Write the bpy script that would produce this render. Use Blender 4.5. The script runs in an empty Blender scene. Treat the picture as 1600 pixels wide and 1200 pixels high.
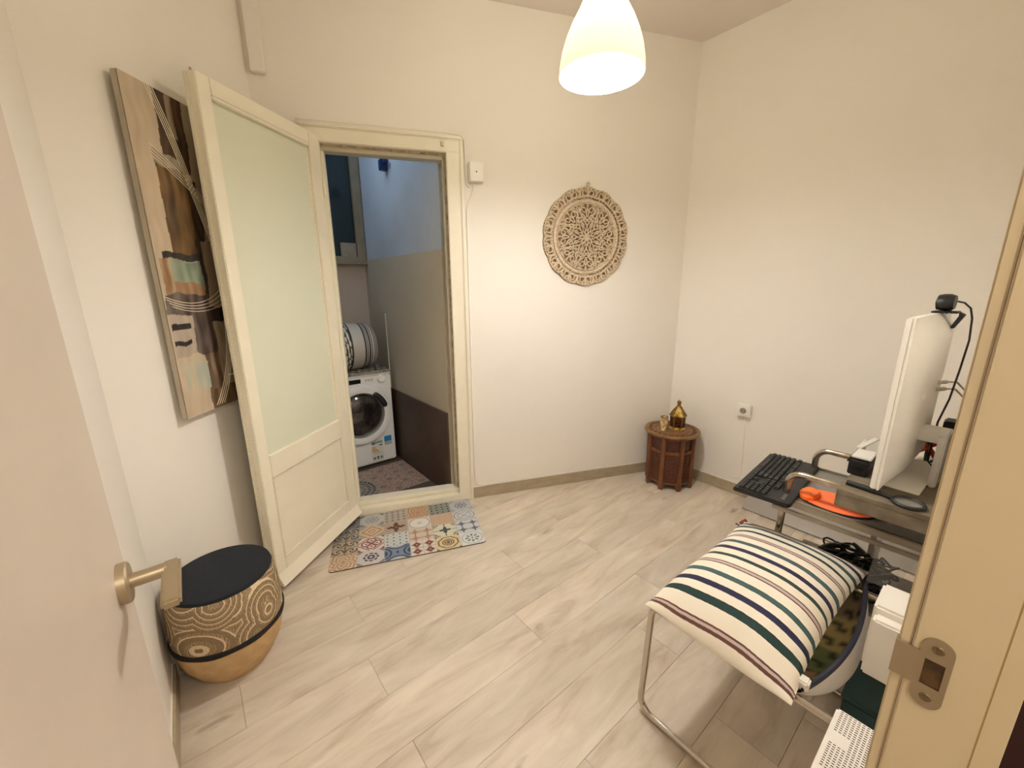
import bpy, bmesh, math, random
import numpy as np
from mathutils import Vector, Matrix
random.seed(7)
S = bpy.context.scene
COL = S.collection
PI = math.pi

# ------------------------------------------------------------------ camera, world, lights, exposure
EYE = Vector((0, 0, 1.4))
F, PITCH, ROLL, YAW = 630.0, math.radians(13.6), math.radians(0.4), math.radians(39)
fwd_h = Vector((math.sin(YAW), math.cos(YAW), 0)); right_h = Vector((math.cos(YAW), -math.sin(YAW), 0)); UP = Vector((0, 0, 1))
fwd = fwd_h * math.cos(PITCH) - UP * math.sin(PITCH)
up0 = fwd_h * math.sin(PITCH) + UP * math.cos(PITCH)
cx_ = right_h * math.cos(ROLL) - up0 * math.sin(ROLL)
cy_ = up0 * math.cos(ROLL) + right_h * math.sin(ROLL)
cam = bpy.data.cameras.new('camera'); co = bpy.data.objects.new('camera', cam); COL.objects.link(co)
cam.sensor_width = 36; cam.lens = F / 1600 * 36; cam.clip_start = 0.01
co.matrix_world = Matrix(((cx_.x, cy_.x, -fwd.x, EYE.x), (cx_.y, cy_.y, -fwd.y, EYE.y), (cx_.z, cy_.z, -fwd.z, EYE.z), (0, 0, 0, 1)))
S.camera = co
S.view_settings.view_transform = 'Standard'; S.view_settings.look = 'None'; S.view_settings.gamma = 1
S.view_settings.use_curve_mapping = False; S.view_settings.exposure = 0.70
W = bpy.data.worlds.new('world'); S.world = W; W.use_nodes = True
W.node_tree.nodes['Background'].inputs[0].default_value = (1.0, 0.9, 0.78, 1); W.node_tree.nodes['Background'].inputs[1].default_value = 0.3
S.cycles.max_bounces = 10; S.cycles.diffuse_bounces = 9

def light(name, kind, loc, power, col, size=0.1, rot=None, sy=None):
    l = bpy.data.lights.new(name, kind); o = bpy.data.objects.new(name, l); COL.objects.link(o); o.location = loc
    l.energy = power; l.color = col
    if kind == 'AREA':
        l.size = size
        if sy: l.shape = 'RECTANGLE'; l.size_y = sy
    else: l.shadow_soft_size = size
    if rot: o.rotation_euler = rot
    return o
LAMP = Vector((1.21, 1.01, 0))
light('bulb_light', 'POINT', (LAMP.x, LAMP.y, 2.14), 24, (1.0, 0.965, 0.91), 0.05)
light('shade_glow_fill', 'POINT', (LAMP.x, LAMP.y, 2.43), 7.5, (1.0, 0.945, 0.73), 0.06)  # added point above the lampshade, stands in for light passing through it
light('hall_light', 'AREA', (0.15, -0.75, 2.25), 13, (1.0, 0.92, 0.77), 0.6, (0, 0, 0), 0.5)
light('patio_daylight', 'AREA', (0.75, 2.95, 2.66), 3.0, (0.62, 0.80, 1.0), 0.7, (0, 0, 0), 0.7)

# ------------------------------------------------------------------ materials
def srgb(c):
    r = []
    for v in c:
        v = v / 255.0
        r.append(v / 12.92 if v <= 0.04045 else ((v + 0.055) / 1.055) ** 2.4)
    return (r[0], r[1], r[2], 1.0)
MATS = {}
class N:
    def __init__(s, name):
        s.m = bpy.data.materials.new(name); s.m.use_nodes = True; s.t = s.m.node_tree; s.b = s.t.nodes['Principled BSDF']
    def n(s, kind, **kw):
        x = s.t.nodes.new(kind)
        for k, v in kw.items(): setattr(x, k, v)
        return x
    def l(s, a, b): s.t.links.new(a, b)
def mat(name, col, rough=0.6, metal=0.0, var=0.0, vscale=8.0, bump=0.0, bscale=60.0, stretch=None, col2=None, spec=None, trans=0.0, emis=None, estr=0, alpha=1.0, sheen=0):
    """plain or softly mottled surface driven by object-space noise"""
    if name in MATS: return MATS[name]
    q = N(name); b = q.b
    c = srgb(col); b.inputs['Base Color'].default_value = c
    b.inputs['Roughness'].default_value = rough; b.inputs['Metallic'].default_value = metal
    if spec is not None: b.inputs['Specular IOR Level'].default_value = spec
    if trans: b.inputs['Transmission Weight'].default_value = trans
    if sheen: b.inputs['Sheen Weight'].default_value = sheen
    if emis: b.inputs['Emission Color'].default_value = emis; b.inputs['Emission Strength'].default_value = estr
    if alpha < 1: b.inputs['Alpha'].default_value = alpha
    tc = q.n('ShaderNodeTexCoord'); mp = q.n('ShaderNodeMapping'); q.l(tc.outputs['Object'], mp.inputs[0])
    if stretch: mp.inputs['Scale'].default_value = stretch
    if var or col2:
        nz = q.n('ShaderNodeTexNoise'); nz.inputs['Scale'].default_value = vscale; nz.inputs['Detail'].default_value = 5
        q.l(mp.outputs[0], nz.inputs['Vector'])
        mx = q.n('ShaderNodeMix', data_type='RGBA')
        c2 = srgb(col2) if col2 else tuple(v * (1 - var) for v in c[:3]) + (1,)
        mx.inputs[6].default_value = c; mx.inputs[7].default_value = c2
        cr = q.n('ShaderNodeMapRange'); cr.inputs[1].default_value = 0.38; cr.inputs[2].default_value = 0.66
        q.l(nz.outputs[0], cr.inputs[0]); q.l(cr.outputs[0], mx.inputs[0]); q.l(mx.outputs[2], b.inputs['Base Color'])
    if bump:
        n2 = q.n('ShaderNodeTexNoise'); n2.inputs['Scale'].default_value = bscale; n2.inputs['Detail'].default_value = 3
        q.l(mp.outputs[0], n2.inputs['Vector'])
        bp = q.n('ShaderNodeBump'); bp.inputs['Strength'].default_value = bump; bp.inputs['Distance'].default_value = 0.002
        q.l(n2.outputs[0], bp.inputs['Height']); q.l(bp.outputs[0], b.inputs['Normal'])
    MATS[name] = q.m; return q.m
def mat_vcol(name, rough=0.7, bump=0.0, bscale=400, spec=None):
    q = N(name); a = q.n('ShaderNodeVertexColor', layer_name='Col'); q.l(a.outputs[0], q.b.inputs['Base Color'])
    q.b.inputs['Roughness'].default_value = rough
    if spec is not None: q.b.inputs['Specular IOR Level'].default_value = spec
    if bump:
        n2 = q.n('ShaderNodeTexNoise'); n2.inputs['Scale'].default_value = bscale
        tc = q.n('ShaderNodeTexCoord'); q.l(tc.outputs['Object'], n2.inputs['Vector'])
        bp = q.n('ShaderNodeBump'); bp.inputs['Strength'].default_value = bump; bp.inputs['Distance'].default_value = 0.001
        q.l(n2.outputs[0], bp.inputs['Height']); q.l(bp.outputs[0], q.b.inputs['Normal'])
    MATS[name] = q.m; return q.m
def mat_plank():
    q = N('oak_laminate'); oi = q.n('ShaderNodeObjectInfo'); tc = q.n('ShaderNodeTexCoord')
    ad = q.n('ShaderNodeVectorMath', operation='MULTIPLY_ADD'); cb = q.n('ShaderNodeCombineXYZ')
    q.l(oi.outputs['Random'], cb.inputs[0]); q.l(oi.outputs['Random'], cb.inputs[1]); q.l(oi.outputs['Random'], cb.inputs[2])
    ad.inputs[1].default_value = (37, 23, 11); q.l(cb.outputs[0], ad.inputs[0]); q.l(tc.outputs['Object'], ad.inputs[2])
    mp = q.n('ShaderNodeMapping'); mp.inputs['Scale'].default_value = (1.3, 6.0, 1); q.l(ad.outputs[0], mp.inputs[0])
    n1 = q.n('ShaderNodeTexNoise'); n1.inputs['Scale'].default_value = 2.2; n1.inputs['Detail'].default_value = 9; n1.inputs['Roughness'].default_value = 0.62; n1.inputs['Distortion'].default_value = 0.7
    q.l(mp.outputs[0], n1.inputs['Vector'])
    r1 = q.n('ShaderNodeValToRGB'); r1.color_ramp.elements[0].position = 0.28; r1.color_ramp.elements[0].color = srgb((182, 166, 148))
    r1.color_ramp.elements[1].position = 0.70; r1.color_ramp.elements[1].color = srgb((220, 209, 194))
    e = r1.color_ramp.elements.new(0.47); e.color = srgb((206, 193, 176))
    q.l(n1.outputs[0], r1.inputs[0])
    # knots: sparse stretched dark spots
    mk = q.n('ShaderNodeMapping'); mk.inputs['Scale'].default_value = (2.6, 6.0, 1); q.l(ad.outputs[0], mk.inputs[0])
    nd = q.n('ShaderNodeTexNoise'); nd.inputs['Scale'].default_value = 6; q.l(mk.outputs[0], nd.inputs['Vector'])
    av = q.n('ShaderNodeVectorMath', operation='MULTIPLY_ADD'); av.inputs[1].default_value = (0.25, 0.25, 0.25); q.l(nd.outputs['Color'], av.inputs[0]); q.l(mk.outputs[0], av.inputs[2])
    vo = q.n('ShaderNodeTexVoronoi'); vo.inputs['Scale'].default_value = 1.0; q.l(av.outputs[0], vo.inputs['Vector'])
    mr = q.n('ShaderNodeMapRange'); mr.inputs[1].default_value = 0.015; mr.inputs[2].default_value = 0.15; mr.inputs[3].default_value = 0.8; mr.inputs[4].default_value = 0
    q.l(vo.outputs['Distance'], mr.inputs[0])
    # only some cells carry a knot
    sp = q.n('ShaderNodeSeparateColor'); q.l(vo.outputs['Color'], sp.inputs[0])
    gt = q.n('ShaderNodeMath', operation='GREATER_THAN'); gt.inputs[1].default_value = 0.55; q.l(sp.outputs[0], gt.inputs[0])
    ml = q.n('ShaderNodeMath', operation='MULTIPLY'); q.l(mr.outputs[0], ml.inputs[0]); q.l(gt.outputs[0], ml.inputs[1])
    mx = q.n('ShaderNodeMix', data_type='RGBA'); mx.inputs[7].default_value = srgb((120, 98, 78)); q.l(ml.outputs[0], mx.inputs[0]); q.l(r1.outputs[0], mx.inputs[6])
    # slow blotches and board-to-board tone
    n3 = q.n('ShaderNodeTexNoise'); n3.inputs['Scale'].default_value = 1.7; n3.inputs['Detail'].default_value = 3
    m3 = q.n('ShaderNodeMapping'); m3.inputs['Scale'].default_value = (1, 3.2, 1); q.l(ad.outputs[0], m3.inputs[0]); q.l(m3.outputs[0], n3.inputs['Vector'])
    r3 = q.n('ShaderNodeMapRange'); r3.inputs[1].default_value = 0.3; r3.inputs[2].default_value = 0.7; r3.inputs[3].default_value = 0.86; r3.inputs[4].default_value = 1.05; q.l(n3.outputs[0], r3.inputs[0])
    ro = q.n('ShaderNodeMapRange'); ro.inputs[3].default_value = 0.95; ro.inputs[4].default_value = 1.04; q.l(oi.outputs['Random'], ro.inputs[0])
    pm = q.n('ShaderNodeMath', operation='MULTIPLY'); q.l(r3.outputs[0], pm.inputs[0]); q.l(ro.outputs[0], pm.inputs[1])
    hs = q.n('ShaderNodeHueSaturation'); q.l(pm.outputs[0], hs.inputs['Value']); q.l(mx.outputs[2], hs.inputs['Color']); q.l(hs.outputs[0], q.b.inputs['Base Color'])
    q.b.inputs['Roughness'].default_value = 0.42; q.b.inputs['Specular IOR Level'].default_value = 0.35
    bp = q.n('ShaderNodeBump'); bp.inputs['Strength'].default_value = 0.12; bp.inputs['Distance'].default_value = 0.001; q.l(n1.outputs[0], bp.inputs['Height']); q.l(bp.outputs[0], q.b.inputs['Normal'])
    MATS['plank'] = q.m; return q.m
WALL = mat('wall_plaster', (235, 230, 222), 0.75, var=0.03, vscale=1.5, bump=0.15, bscale=35)
CEIL = mat('ceiling_plaster', (224, 215, 208), 0.85, bump=0.1, bscale=30)
BASE = mat('greige_skirting', (170, 155, 130), 0.5, var=0.15, vscale=3, stretch=(1, 12, 12))
CREAM = mat('cream_gloss_paint', (233, 226, 207), 0.38, var=0.05, vscale=5, bump=0.25, bscale=22)
STOPP = mat('dull_stop_paint', (196, 188, 168), 0.6, var=.08, vscale=12)
GRIME = mat('grimy_paint', (205, 192, 160), 0.6, vscale=35, col2=(140, 120, 86), bump=0.4, bscale=90)
JAMB = mat('jamb_cream_paint', (212, 195, 162), 0.42, var=0.04, vscale=4)
LEAFW = mat('grey_white_door_paint', (206, 192, 180), 0.35, var=0.05, vscale=3, bump=0.08, bscale=12)
CHROME = mat('chrome', (205, 198, 188), 0.16, 1.0)
CHROMEW = mat('worn_chrome', (200, 192, 178), 0.22, 1.0, vscale=30, col2=(160, 148, 130))
STEEL = mat('satin_steel', (176, 160, 134), 0.42, 0.75)
WHITEP = mat('white_plastic', (238, 234, 226), 0.4)
WHITEM = mat('white_metal', (235, 230, 222), 0.35)
GREYP = mat('grey_plastic', (170, 165, 158), 0.5)
BLACKP = mat('black_plastic', (24, 24, 26), 0.5)
BLACKK = mat('black_keycap', (34, 35, 38), 0.45)
NAVYF = mat('dark_navy_felt', (22, 26, 34), 0.95, var=0.3, vscale=120, bump=0.5, bscale=300)
BLACKF = mat('black_fabric', (20, 15, 12), 0.9)
TANF = mat('tan_fabric', (196, 164, 118), 0.9, var=0.15, vscale=30, bump=0.4, bscale=250)
BRASS = mat('aged_brass', (170, 140, 70), 0.32, 0.9, vscale=30, col2=(90, 65, 30), bump=0.3, bscale=60)
WOODD = mat('dark_carved_wood', (78, 38, 22), 0.5, vscale=20, col2=(54, 24, 14), bump=0.5, bscale=90)
WOODM = mat('mid_brown_wood', (116, 68, 34), 0.45, vscale=14, col2=(88, 48, 24), stretch=(3, 3, 0.6), bump=0.3, bscale=60)
WOODT = mat('tan_tabletop_wood', (134, 98, 56), 0.42, vscale=18, col2=(104, 72, 38), bump=0.4, bscale=90)
CARVE = mat('whitewashed_carved_wood', (212, 194, 168), 0.8, vscale=60, col2=(186, 164, 136), bump=0.5, bscale=160)
GLASSY = mat('grey_glass_top', (140, 138, 130), 0.12, spec=0.6, alpha=0.72)
PANE = mat('frosted_pale_green_pane', (216, 218, 198), 0.3, spec=0.5, var=0.03, vscale=1.2)
BOARD = mat('weathered_grey_board', (122, 110, 90), 0.75, vscale=10, col2=(96, 84, 66), stretch=(14, 2, 2), bump=0.4, bscale=30)
ORANGE = mat('orange_rubber', (255, 120, 66), 0.6)
RED = mat('red_plastic', (176, 52, 34), 0.45)
TEAL = mat('teal_box_paint', (50, 80, 82), 0.6)
MAROON = mat('dark_maroon_wood', (48, 8, 8), 0.6)
LWGREY = mat('laundry_grey_wall', (188, 180, 162), 0.8, var=0.08, vscale=2)
LWWARM = mat('laundry_warm_wall', (168, 156, 146), 0.8, var=0.05, vscale=2)
LWBLUE = mat('laundry_blue_white_wall', (186, 196, 208), 0.85, var=0.12, vscale=2.5, bump=0.3, bscale=14)
LWBROWN = mat('laundry_brown_dado', (78, 60, 48), 0.55, var=0.2, vscale=9)
LWTRIM = mat('laundry_timber_frame', (132, 120, 100), 0.6, var=0.15, vscale=12)
DARKGL = mat('dark_window_glass', (26, 38, 38), 0.15, spec=0.6)
APPL = mat('appliance_white', (222, 222, 222), 0.3)
APPGR = mat('appliance_grey_ring', (150, 150, 146), 0.25, 0.4)
PLANK = mat_plank()

# ------------------------------------------------------------------ mesh helpers
class MB:
    def __init__(s): s.v = []; s.f = []; s.c = None
    def add(s, vs, fs):
        o = len(s.v); s.v += [tuple(v) for v in vs]; s.f += [tuple(i + o for i in f) for f in fs]; return s
    def box(s, x0, x1, y0, y1, z0, z1, M=None):
        vs = [Vector((x, y, z)) for z in (z0, z1) for y in (y0, y1) for x in (x0, x1)]
        if M: vs = [M @ v for v in vs]
        return s.add(vs, [(0, 2, 3, 1), (4, 5, 7, 6), (0, 1, 5, 4), (2, 6, 7, 3), (0, 4, 6, 2), (1, 3, 7, 5)])
    def prism(s, poly, z0, z1, M=None):
        n = len(poly); vs = [Vector((p[0], p[1], z0)) for p in poly] + [Vector((p[0], p[1], z1)) for p in poly]
        if M: vs = [M @ v for v in vs]
        return s.add(vs, [tuple(range(n - 1, -1, -1)), tuple(range(n, 2 * n))] + [(i, (i + 1) % n, (i + 1) % n + n, i + n) for i in range(n)])
    def lathe(s, prof, seg=32, c=(0, 0, 0), M=None, caps=True, ang0=0, star=None):
        n = len(prof); vs = []
        for k in range(seg):
            a = ang0 + 2 * PI * k / seg; m = star(a) if star else 1
            for r, z in prof: vs.append(Vector((r * m * math.cos(a), r * m * math.sin(a), z)))
        fs = []
        for k in range(seg):
            k2 = (k + 1) % seg
            for i in range(n - 1): fs.append((k * n + i, k2 * n + i, k2 * n + i + 1, k * n + i + 1))
        if caps:
            fs.append(tuple(k * n for k in range(seg - 1, -1, -1))); fs.append(tuple(k * n + n - 1 for k in range(seg)))
        vs = [v + Vector(c) for v in vs]
        if M: vs = [M @ v for v in vs]
        return s.add(vs, fs)
    def tube(s, pts, r, seg=8, closed=False, rads=None, flat=None):
        P = [Vector(p) for p in pts]; n = len(P); vs = []; fs = []
        prev = None
        for i in range(n):
            if closed: t = P[(i + 1) % n] - P[i - 1]
            else: t = P[min(i + 1, n - 1)] - P[max(i - 1, 0)]
            if t.length < 1e-9: t = Vector((0, 0, 1))
            t.normalize()
            if flat is not None: a = Vector(flat)
            elif prev is None: a = Vector((0, 0, 1)) if abs(t.z) < 0.9 else Vector((1, 0, 0))
            else: a = prev
            a = a - t * a.dot(t); a.normalize(); b = t.cross(a); prev = a
            rr = rads[i] if rads else r
            for k in range(seg):
                an = 2 * PI * k / seg + PI / seg
                vs.append(P[i] + (a * math.cos(an) + b * math.sin(an)) * rr)
        m = n if closed else n - 1
        for i in range(m):
            j = (i + 1) % n
            for k in range(seg): fs.append((i * seg + k, i * seg + (k + 1) % seg, j * seg + (k + 1) % seg, j * seg + k))
        if not closed: fs.append(tuple(range(seg - 1, -1, -1))); fs.append(tuple((n - 1) * seg + k for k in range(seg)))
        return s.add(vs, fs)
    def build(s, name, m, parent=None, smooth=False, bevel=0, M=None, loc=None, rotz=0):
        me = bpy.data.meshes.new(name)
        vs = [M @ Vector(v) for v in s.v] if M else s.v
        me.from_pydata([tuple(v) for v in vs], [], s.f)
        bm = bmesh.new(); bm.from_mesh(me); bmesh.ops.recalc_face_normals(bm, faces=bm.faces)
        if bevel:
            es = [e for e in bm.edges if len(e.link_faces) == 2 and e.calc_face_angle(0) > 0.6]
            bmesh.ops.bevel(bm, geom=es, offset=bevel, segments=2, affect='EDGES', clamp_overlap=True)
        bm.to_mesh(me); bm.free()
        me.materials.append(m)
        if smooth:
            me.polygons.foreach_set('use_smooth', [True] * len(me.polygons))
            try: me.set_sharp_from_angle(angle=math.radians(38))
            except Exception: pass
        o = bpy.data.objects.new(name, me); COL.objects.link(o)
        if parent: o.parent = parent
        if loc: o.location = loc
        o.rotation_euler.z = rotz
        return o
def thing(name, label, cat, loc=(0, 0, 0), rotz=0, group=None):
    o = bpy.data.objects.new(name, None); COL.objects.link(o); o.location = loc; o.rotation_euler.z = rotz; o.empty_display_size = 0.05
    if label: o['label'] = label
    if cat: o['category'] = cat
    if group: o['group'] = group
    return o
def tag(o, label, cat, group=None):
    o['label'] = label; o['category'] = cat
    if group: o['group'] = group
    return o
def struct(o, label=None, cat=None):
    o['kind'] = 'structure'
    if label: o['label'] = label
    if cat: o['category'] = cat
    return o
def arc(c, r, a0, a1, n, plane='xz'):
    out = []
    for i in range(n + 1):
        a = math.radians(a0 + (a1 - a0) * i / n); u, v = r * math.cos(a), r * math.sin(a)
        out.append((c[0] + u, c[1], c[2] + v) if plane == 'xz' else (c[0], c[1] + u, c[2] + v) if plane == 'yz' else (c[0] + u, c[1] + v, c[2]))
    return out
def frame_at(origin, ang):   # local x along ang, y = left of it (away from the room), z up
    return Matrix.Translation(origin) @ Matrix.Rotation(ang, 4, 'Z')
def colgrid(name, w, h, nx, ny, fn, m, parent=None, M=None, thick=0.0, zfn=None):
    """fine grid in local xy; fn(u,v)->(n,3) sRGB colours become the point colours of the surface"""
    U, V = np.meshgrid(np.linspace(0, 1, nx), np.linspace(0, 1, ny)); U = U.ravel(); V = V.ravel()
    Z = zfn(U, V) if zfn is not None else np.zeros_like(U)
    pos = np.stack([U * w, V * h, Z], 1)
    i = np.arange(nx * ny).reshape(ny, nx)
    q = np.stack([i[:-1, :-1], i[:-1, 1:], i[1:, 1:], i[1:, :-1]], -1).reshape(-1, 4)
    if M: pos = np.array([tuple(M @ Vector(p)) for p in pos])
    me = bpy.data.meshes.new(name); me.from_pydata(pos.tolist(), [], q.tolist())
    c = fn(U, V) / 255.0; c = np.where(c <= 0.04045, c / 12.92, ((c + 0.055) / 1.055) ** 2.4)
    a = me.color_attributes.new('Col', 'FLOAT_COLOR', 'POINT'); a.data.foreach_set('color', np.concatenate([c, np.ones((len(c), 1))], 1).ravel())
    me.materials.append(m); o = bpy.data.objects.new(name, me); COL.objects.link(o)
    if parent: o.parent = parent
    return o

# ------------------------------------------------------------------ room plan (metres; entry wall on Y = 0)
H = 2.87
P0, P1, P2, P3, P4 = Vector((-.22, 0, 0)), Vector((2.784, 0, 0)), Vector((2.784, 1.529, 0)), Vector((.419, 2.498, 0)), Vector((-.22, 1.74, 0))
ROOM = [P0, P1, P2, P3, P4]
bd = (P2 - P3).normalized(); AB = math.atan2(bd.y, bd.x); MBK = frame_at(P3, AB); LB = (P2 - P3).length
ld = (P3 - P4).normalized(); AL = math.atan2(ld.y, ld.x); MLF = frame_at(P4, AL); LL = (P3 - P4).length
# floor: planks laid along X, clipped to the room outline
def clip(poly, inset=0.0):
    for i in range(5):
        a = ROOM[i]; b = ROOM[(i + 1) % 5]; d = (b - a).normalized(); n = Vector((-d.y, d.x, 0)); out = []
        for j in range(len(poly)):
            p, q = poly[j], poly[(j + 1) % len(poly)]
            dp, dq = (p - a).dot(n) - inset, (q - a).dot(n) - inset
            if dp >= 0: out.append(p)
            if dp * dq < 0: out.append(p + (q - p) * (dp / (dp - dq)))
        poly = out
        if len(poly) < 3: return []
    return poly
fl = MB(); fl.prism([p for p in ROOM], -0.05, -0.010)
floor = struct(fl.build('floor', mat('floor_joint_dark', (150, 132, 110), 0.9)))
rows = {0.965: 0.938, 1.155: 0.362, 0.775: 0.365, 1.535: 1.61, 1.345: 1.16, 1.725: 0.70, 0.585: 1.30, 0.395: 0.75, 0.205: 1.18, 0.015: 0.2, -0.175: 0.9, 1.915: 0.15, 2.105: 0.9, 2.295: 0.3, 2.485: 0.7}
for y0, jx in rows.items():
    for k in range(-3, 4):
        x0 = jx + 1.2 * k; g = 0.0006
        poly = clip([Vector((x0 + g, y0 + g, 0)), Vector((x0 + 1.2 - g, y0 + g, 0)), Vector((x0 + 1.2 - g, y0 + .19 - g, 0)), Vector((x0 + g, y0 + .19 - g, 0))])
        if len(poly) < 3: continue
        c = sum(poly, Vector()) / len(poly)
        ar = abs(sum(poly[i].x * poly[(i + 1) % len(poly)].y - poly[(i + 1) % len(poly)].x * poly[i].y for i in range(len(poly)))) / 2
        if ar < 2e-4: continue
        b = MB(); b.prism([p - c for p in poly], -0.010, 0.0)
        b.build('plank', PLANK, floor, loc=c)
cl = MB(); cl.prism([p for p in [Vector((-.35, -.2, 0)), Vector((2.95, -.2, 0)), Vector((2.95, 1.6, 0)), Vector((.45, 2.66, 0)), Vector((-.35, 1.75, 0))]], H, H + 0.1)
struct(cl.build('ceiling', CEIL))
T = 0.08
# back wall with the door opening (s along the wall)
S0, S1, OZ = 0.235, 0.965, 2.16
b = MB(); b.box(-0.05, S0, 0, T, 0, H); b.box(S1, LB + 0.08, 0, T, 0, H); b.box(S0, S1, 0, T, OZ, H)
struct(b.build('wall_back', WALL, M=MBK))
b = MB(); b.box(-0.02, LL + 0.02, 0, T, 0, H); struct(b.build('wall_left', WALL, M=MLF))
b = MB(); b.box(-.30, -.22, -0.07, 1.72, 0, H); struct(b.build('wall_side', WALL))
b = MB(); b.box(2.784, 2.864, -0.07, 1.58, 0, H); struct(b.build('wall_right', WALL))
b = MB(); b.box(-.22, -.175, -0.07, 0, 0, H); b.box(.56, 2.784, -0.07, 0, 0, H); b.box(-.175, .56, -0.07, 0, 2.06, H)
struct(b.build('wall_front', WALL))
# skirting boards
def skirt(name, p, q, h=.075, t=.012, ins=0.0):
    d = (q - p).normalized(); M = frame_at(p, math.atan2(d.y, d.x)); L = (q - p).length
    b = MB(); b.box(0, L, -t, 0, 0.0, h); o = struct(b.build(name, BASE, M=M, bevel=0.0012))
    b = MB(); b.box(0, L, -0.004, 0, h, h + .006); b.build('sealant_line', WHITEP, o, M=M)
skirt('baseboard_back', P3 + bd * 1.02, P2 - bd * .006)
skirt('baseboard_right', P2 - Vector((0, .012, 0)), P1 + Vector((0, .013, 0)))
skirt('baseboard_left', P4 + ld * .015, P3 - ld * .02)
skirt('baseboard_side', Vector((-.22, .02, 0)), Vector((-.22, 1.70, 0)))
skirt('baseboard_front', Vector((2.77, 0, 0)), Vector((.60, 0, 0)))
# box trunk in the back-left corner
b = MB(); b.box(.022, .085, -.035, 0, 2.39, H); tag(b.build('cable_trunk', WALL, M=MBK, bevel=.004), 'white square box trunk running up the corner above the open glazed door', 'duct')

# ------------------------------------------------------------------ laundry room behind the opening
b = MB(); b.prism([Vector(p) for p in ((-.6, 2.1, 0), (.30, 2.68, 0), (.44, 2.57, 0), (1.27, 2.235, 0), (1.27, 3.56, 0), (-.6, 3.56, 0))][1:], -.05, -.002)
struct(b.build('floor_laundry', mat('laundry_floor_base', (70, 62, 56), .7)))
b = MB(); b.box(1.27, 1.35, 2.235, 3.60, 0, 1.62); struct(b.build('wall_laundry_right', LWGREY))
b = MB(); b.box(1.275, 1.35, 2.235, 3.60, 1.62, 2.9); struct(b.build('wall_laundry_upper', LWBLUE))
b = MB(); b.box(1.258, 1.27, 2.24, 3.54, 0.0, .59); struct(b.build('trim_1', LWBROWN))
b = MB(); b.box(1.262, 1.27, 3.16, 3.175, .59, 1.2); struct(b.build('trim_2', LWGREY))
b = MB(); b.box(.2, 1.27, 3.52, 3.60, 0, 1.60); b.box(.2, 1.27, 3.52, 3.60, 2.75, 2.9); struct(b.build('wall_laundry_back', LWWARM))
b = MB(); b.box(.2, .28, 2.72, 3.6, 0, 2.9); struct(b.build('wall_laundry_left', LWWARM))
b = MB(); b.prism([Vector(p) for p in ((.2, 2.72, 0), (.44, 2.58, 0), (1.35, 2.21, 0), (1.35, 3.6, 0), (.2, 3.6, 0))], 2.9, 3.0); struct(b.build('ceiling_laundry', LWBLUE))
b = MB(); b.box(1.20, 1.268, 3.47, 3.52, 1.60, 2.78); b.box(.28, 1.20, 3.47, 3.52, 1.60, 1.645); b.box(.28, 1.20, 3.47, 3.52, 2.70, 2.75)
wn = struct(b.build('window_1', LWTRIM, bevel=.003))
b = MB(); b.box(.28, 1.20, 3.50, 3.506, 1.645, 2.70); b.build('pane', DARKGL, wn)
b = MB(); b.box(.28, 1.268, 3.455, 3.52, 1.585, 1.60); b.build('window_sill', LWTRIM, wn)
b = MB(); b.box(1.075, 1.195, 3.484, 3.499, 1.645, 1.75); b.build('corner_block', mat('pale_crate_card', (140, 132, 116), .8, var=.2, vscale=20), wn)
# patterned vinyl floor and a round lace rug
def vinyl(U, V):
    x = U * 8; y = V * 5.5; a = (x % 1) - .5; c = (y % 1) - .5; r = np.hypot(a, c); t = np.arctan2(c, a)
    k = (np.sin(8 * t) * .08 + r); m = ((k * 7) % 1) > .5
    cell = (np.floor(x) + np.floor(y)) % 2
    A = np.array([196, 166, 150.]); B = np.array([36, 28, 28.]); C = np.array([110, 104, 100.])
    out = np.where(m[:, None], A, B); out = np.where(((cell == 1) & (r < .22))[:, None], C, out)
    return out
VC = mat_vcol('printed_vinyl', .5)
o = colgrid('printed_vinyl_mat', .70, .48, 200, 140, vinyl, VC, M=Matrix.Translation((.55, 2.52, .003)))
tag(o, 'dark red-brown patterned vinyl mat on the laundry floor in front of the washing machine', 'floor mat')
b = MB(); C0 = Vector((.74, 2.70, .006))
for r in (.03, .06, .10, .135, .165):
    b.tube([(C0.x + r * math.cos(2 * PI * k / 40), C0.y + r * math.sin(2 * PI * k / 40), C0.z + .003) for k in range(40)], .004, 5, closed=True)
for k in range(28):
    a = 2 * PI * k / 28; b.tube([(C0.x + r * math.cos(a + d), C0.y + r * math.sin(a + d), C0.z + .003) for r, d in ((.03, 0), (.08, .08), (.12, 0), (.165, .06))], .0035, 5)
    b.lathe([(.012, 0), (.012, .006)], 8, (C0.x + .172 * math.cos(a), C0.y + .172 * math.sin(a), C0.z))
rug = thing('lace_rug', 'small round grey lace doily rug just inside the laundry threshold', 'rug', (0, 0, 0))
b.build('lace', mat('grey_lace', (150, 146, 138), .9), rug)
b = MB(); b.lathe([(.172, 0), (.172, .004)], 40, (C0.x, C0.y, .0035)); b.build('backing', mat('dark_lace_back', (60, 62, 58), .95), rug)

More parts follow.
